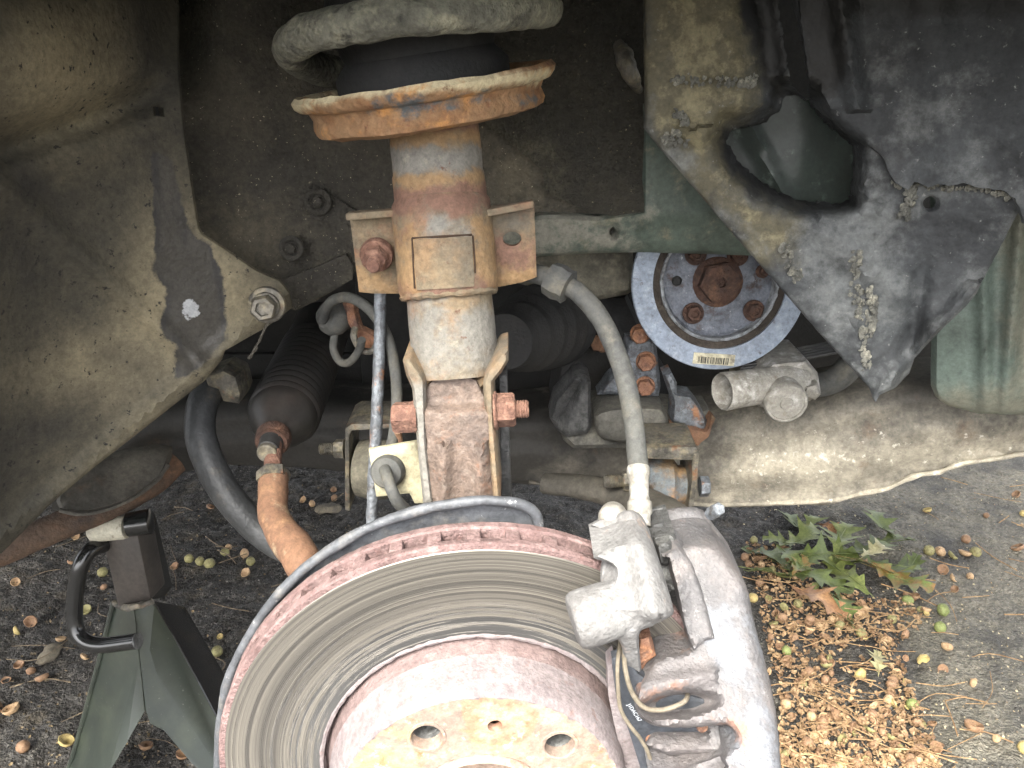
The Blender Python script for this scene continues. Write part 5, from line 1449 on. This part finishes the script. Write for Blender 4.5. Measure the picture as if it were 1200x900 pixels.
stalks('paving_stalks', 26, [(1060, 560), (1210, 560), (1210, 905), (1110, 905)], sm1, 5, 'thin stalks on the pale paving')
stalks('asphalt_stalks', 34, [(0, 640), (200, 600), (420, 560), (400, 640), (240, 800), (180, 905), (0, 905)], chipmat('grey_stalk', srgb(110, 96, 76), srgb(84, 74, 60), srgb(140, 124, 100)), 6, 'thin twigs on the dark asphalt')

# oak leaves
lfm = [mat('leaf_%d' % i, a, [L(b, 60, .42, .6, 5), L(c, 40, .56, .7, 5, seed=3)], rough=.5, bump=((250, .4),), bdist=.0008) for i, (a, b, c) in enumerate((
    (srgb(86, 96, 46), srgb(68, 78, 38), srgb(106, 112, 58)), (srgb(104, 112, 60), srgb(84, 92, 48), srgb(124, 126, 74)), (srgb(150, 146, 108), srgb(124, 116, 80), srgb(172, 162, 122)), (srgb(146, 108, 70), srgb(120, 84, 56), srgb(176, 136, 92)), (srgb(96, 112, 60), srgb(132, 92, 52), srgb(84, 102, 56))))]
def leaf(px, py, length, ang, mi, k, label, lift=.012):
    rng = random.Random(k)
    lobes = [(0, .035), (.12, .06), (.2, .24), (.27, .10), (.36, .13), (.46, .36), (.53, .13), (.62, .12), (.73, .30), (.79, .10), (.86, .09), (.93, .13), (1.0, .0)]
    bm = bmesh.new()
    mid, lt, rt_ = [], [], []
    cl, tw = rng.uniform(-.5, .9), rng.uniform(-.5, .5)
    def pos(u, v):
        z = .10 * math.sin(u * 3.1) * cl + abs(v) * rng.uniform(.15, .3) + .5 * v * tw + .05 * math.sin(u * 9 + k)
        return Vector(((u - .5), v, z)) * length
    for u, w in lobes:
        j = rng.uniform(.8, 1.2)
        mid.append(bm.verts.new(pos(u, 0)))
        lt.append((bm.verts.new(pos(u + w * .18, w * j * .5)), bm.verts.new(pos(u + w * .38, w * j))))
        j = rng.uniform(.8, 1.2)
        rt_.append((bm.verts.new(pos(u + w * .18, -w * j * .5)), bm.verts.new(pos(u + w * .38, -w * j))))
    for i in range(len(lobes) - 1):
        for S_, fl_ in ((lt, 0), (rt_, 1)):
            q1 = (mid[i], mid[i + 1], S_[i + 1][0], S_[i][0]); q2 = (S_[i][0], S_[i + 1][0], S_[i + 1][1], S_[i][1])
            for q in (q1, q2):
                bm.faces.new(q if not fl_ else q[::-1])
    bmesh.ops.remove_doubles(bm, verts=bm.verts[:], dist=1e-5)
    tube([pos(-.12, 0), pos(.3, .0) + Vector((0, 0, .0006)), pos(1.0, 0) + Vector((0, 0, .0006))], .0007, 5, bm, smooth=4)
    g = UZ(px, py) + Vector((0, 0, lift))
    mt = Matrix.Translation(g) @ Matrix.Rotation(ang, 4, 'Z') @ Matrix.Rotation(rng.uniform(-.3, .3), 4, 'X')
    bmesh.ops.transform(bm, matrix=mt, verts=bm.verts[:])
    zmin = min(v.co.z for v in bm.verts)
    if zmin < .001:
        bmesh.ops.translate(bm, verts=bm.verts[:], vec=(0, 0, .0015 - zmin))
    o = finish('oak_leaf', bm, lfm[mi], sharp=0, recalc=False)
    tag(o, label, 'leaf', 'oak leaves')
    return o
for i, (x, y, l_, a, mi, lab, lf) in enumerate([
    (932, 618, .085, 1.9, 0, 'small green oak leaf nearest the crossmember, at the top of the heap', .01),
    (945, 640, .10, .4, 1, 'pale green oak leaf in the upper middle of the heap', .014),
    (905, 660, .12, 2.4, 0, 'long green oak leaf beside the caliper', .008),
    (900, 678, .09, -.3, 1, 'yellow-green oak leaf lying closest to the caliper', .012),
    (965, 665, .12, .1, 0, 'broad green oak leaf in the centre of the heap', .018),
    (985, 645, .11, 1.0, 1, 'green oak leaf standing up in the centre of the heap', .022),
    (1012, 655, .12, .3, 0, 'grey-green oak leaf pointing to the paving', .018),
    (1030, 622, .10, 1.6, 0, 'dark oak leaf upright behind the heap', .02),
    (1045, 640, .09, .2, 0, 'dark green oak leaf at the upper right of the heap', .012),
    (960, 690, .11, -.6, 0, 'green oak leaf hanging over the brown shells', .014),
    (990, 684, .10, 2.0, 1, 'light green oak leaf over the lower edge of the heap', .014),
    (1035, 675, .12, -.25, 0, 'large green oak leaf at the right end of the heap', .016),
    (1052, 688, .11, -.8, 4, 'oak leaf with an orange patch at the right end', .018),
    (915, 640, .07, 2.9, 1, 'narrow green oak leaf between the caliper and the heap', .012), (950, 622, .07, .9, 1, 'light oak leaf tip at the top of the heap, right of the small one', .016), (925, 664, .08, -1.2, 0, 'dark oak leaf left of centre in the heap', .02), (1000, 672, .08, 2.7, 4, 'mottled oak leaf right of centre, over the shells', .022), (1068, 668, .07, .9, 0, 'outermost green oak leaf towards the paving', .01), (940, 676, .07, .7, 4, 'yellowing oak leaf low in the heap above the shells', .018),
    (1022, 664, .07, .5, 2, 'bleached tan oak leaf on top of the green ones', .028),
    (990, 720, .09, 1.4, 0, 'single green oak leaf low in the brown shells', .010),
    (958, 712, .10, -.9, 3, 'brown curled oak leaf among the shells', .012),
    (1028, 780, .05, 1.2, 2, 'small pale leaf in the bare patch of the pile', .006),
    (972, 632, .05, -.9, 3, 'small brown leaf on the heap below the crossmember', .02)]):
    leaf(x, y, l_ * .92, a, mi, i + 1, lab, lf)
# flat grey stone chips on the asphalt
stm = mat('grey_stone', srgb(112, 104, 88), [L(srgb(90, 84, 74), 60, .45, .6)], rough=.85)
for i, (x, y, r_, lab) in enumerate(((383, 600, .022, 'flat grey stone behind the tie rod end'), (172, 672 + 100, .016, 'small stone beside the jack stand handle') , (57, 771, .020, 'oblong brown stone left of the jack stand'))):
    bm = bmesh.new()
    bmesh.ops.create_icosphere(bm, subdivisions=3, radius=r_, matrix=Matrix.Translation(UZ(x, y) + Vector((0, 0, r_ * .25))) @ Matrix.Rotation(.6 * i, 4, 'Z') @ Matrix.Diagonal((1.1, .6, .4, 1)))
    tag(finish('stone', bm, stm, bump=(r_ * .3, 1 / r_)), lab, 'stone')
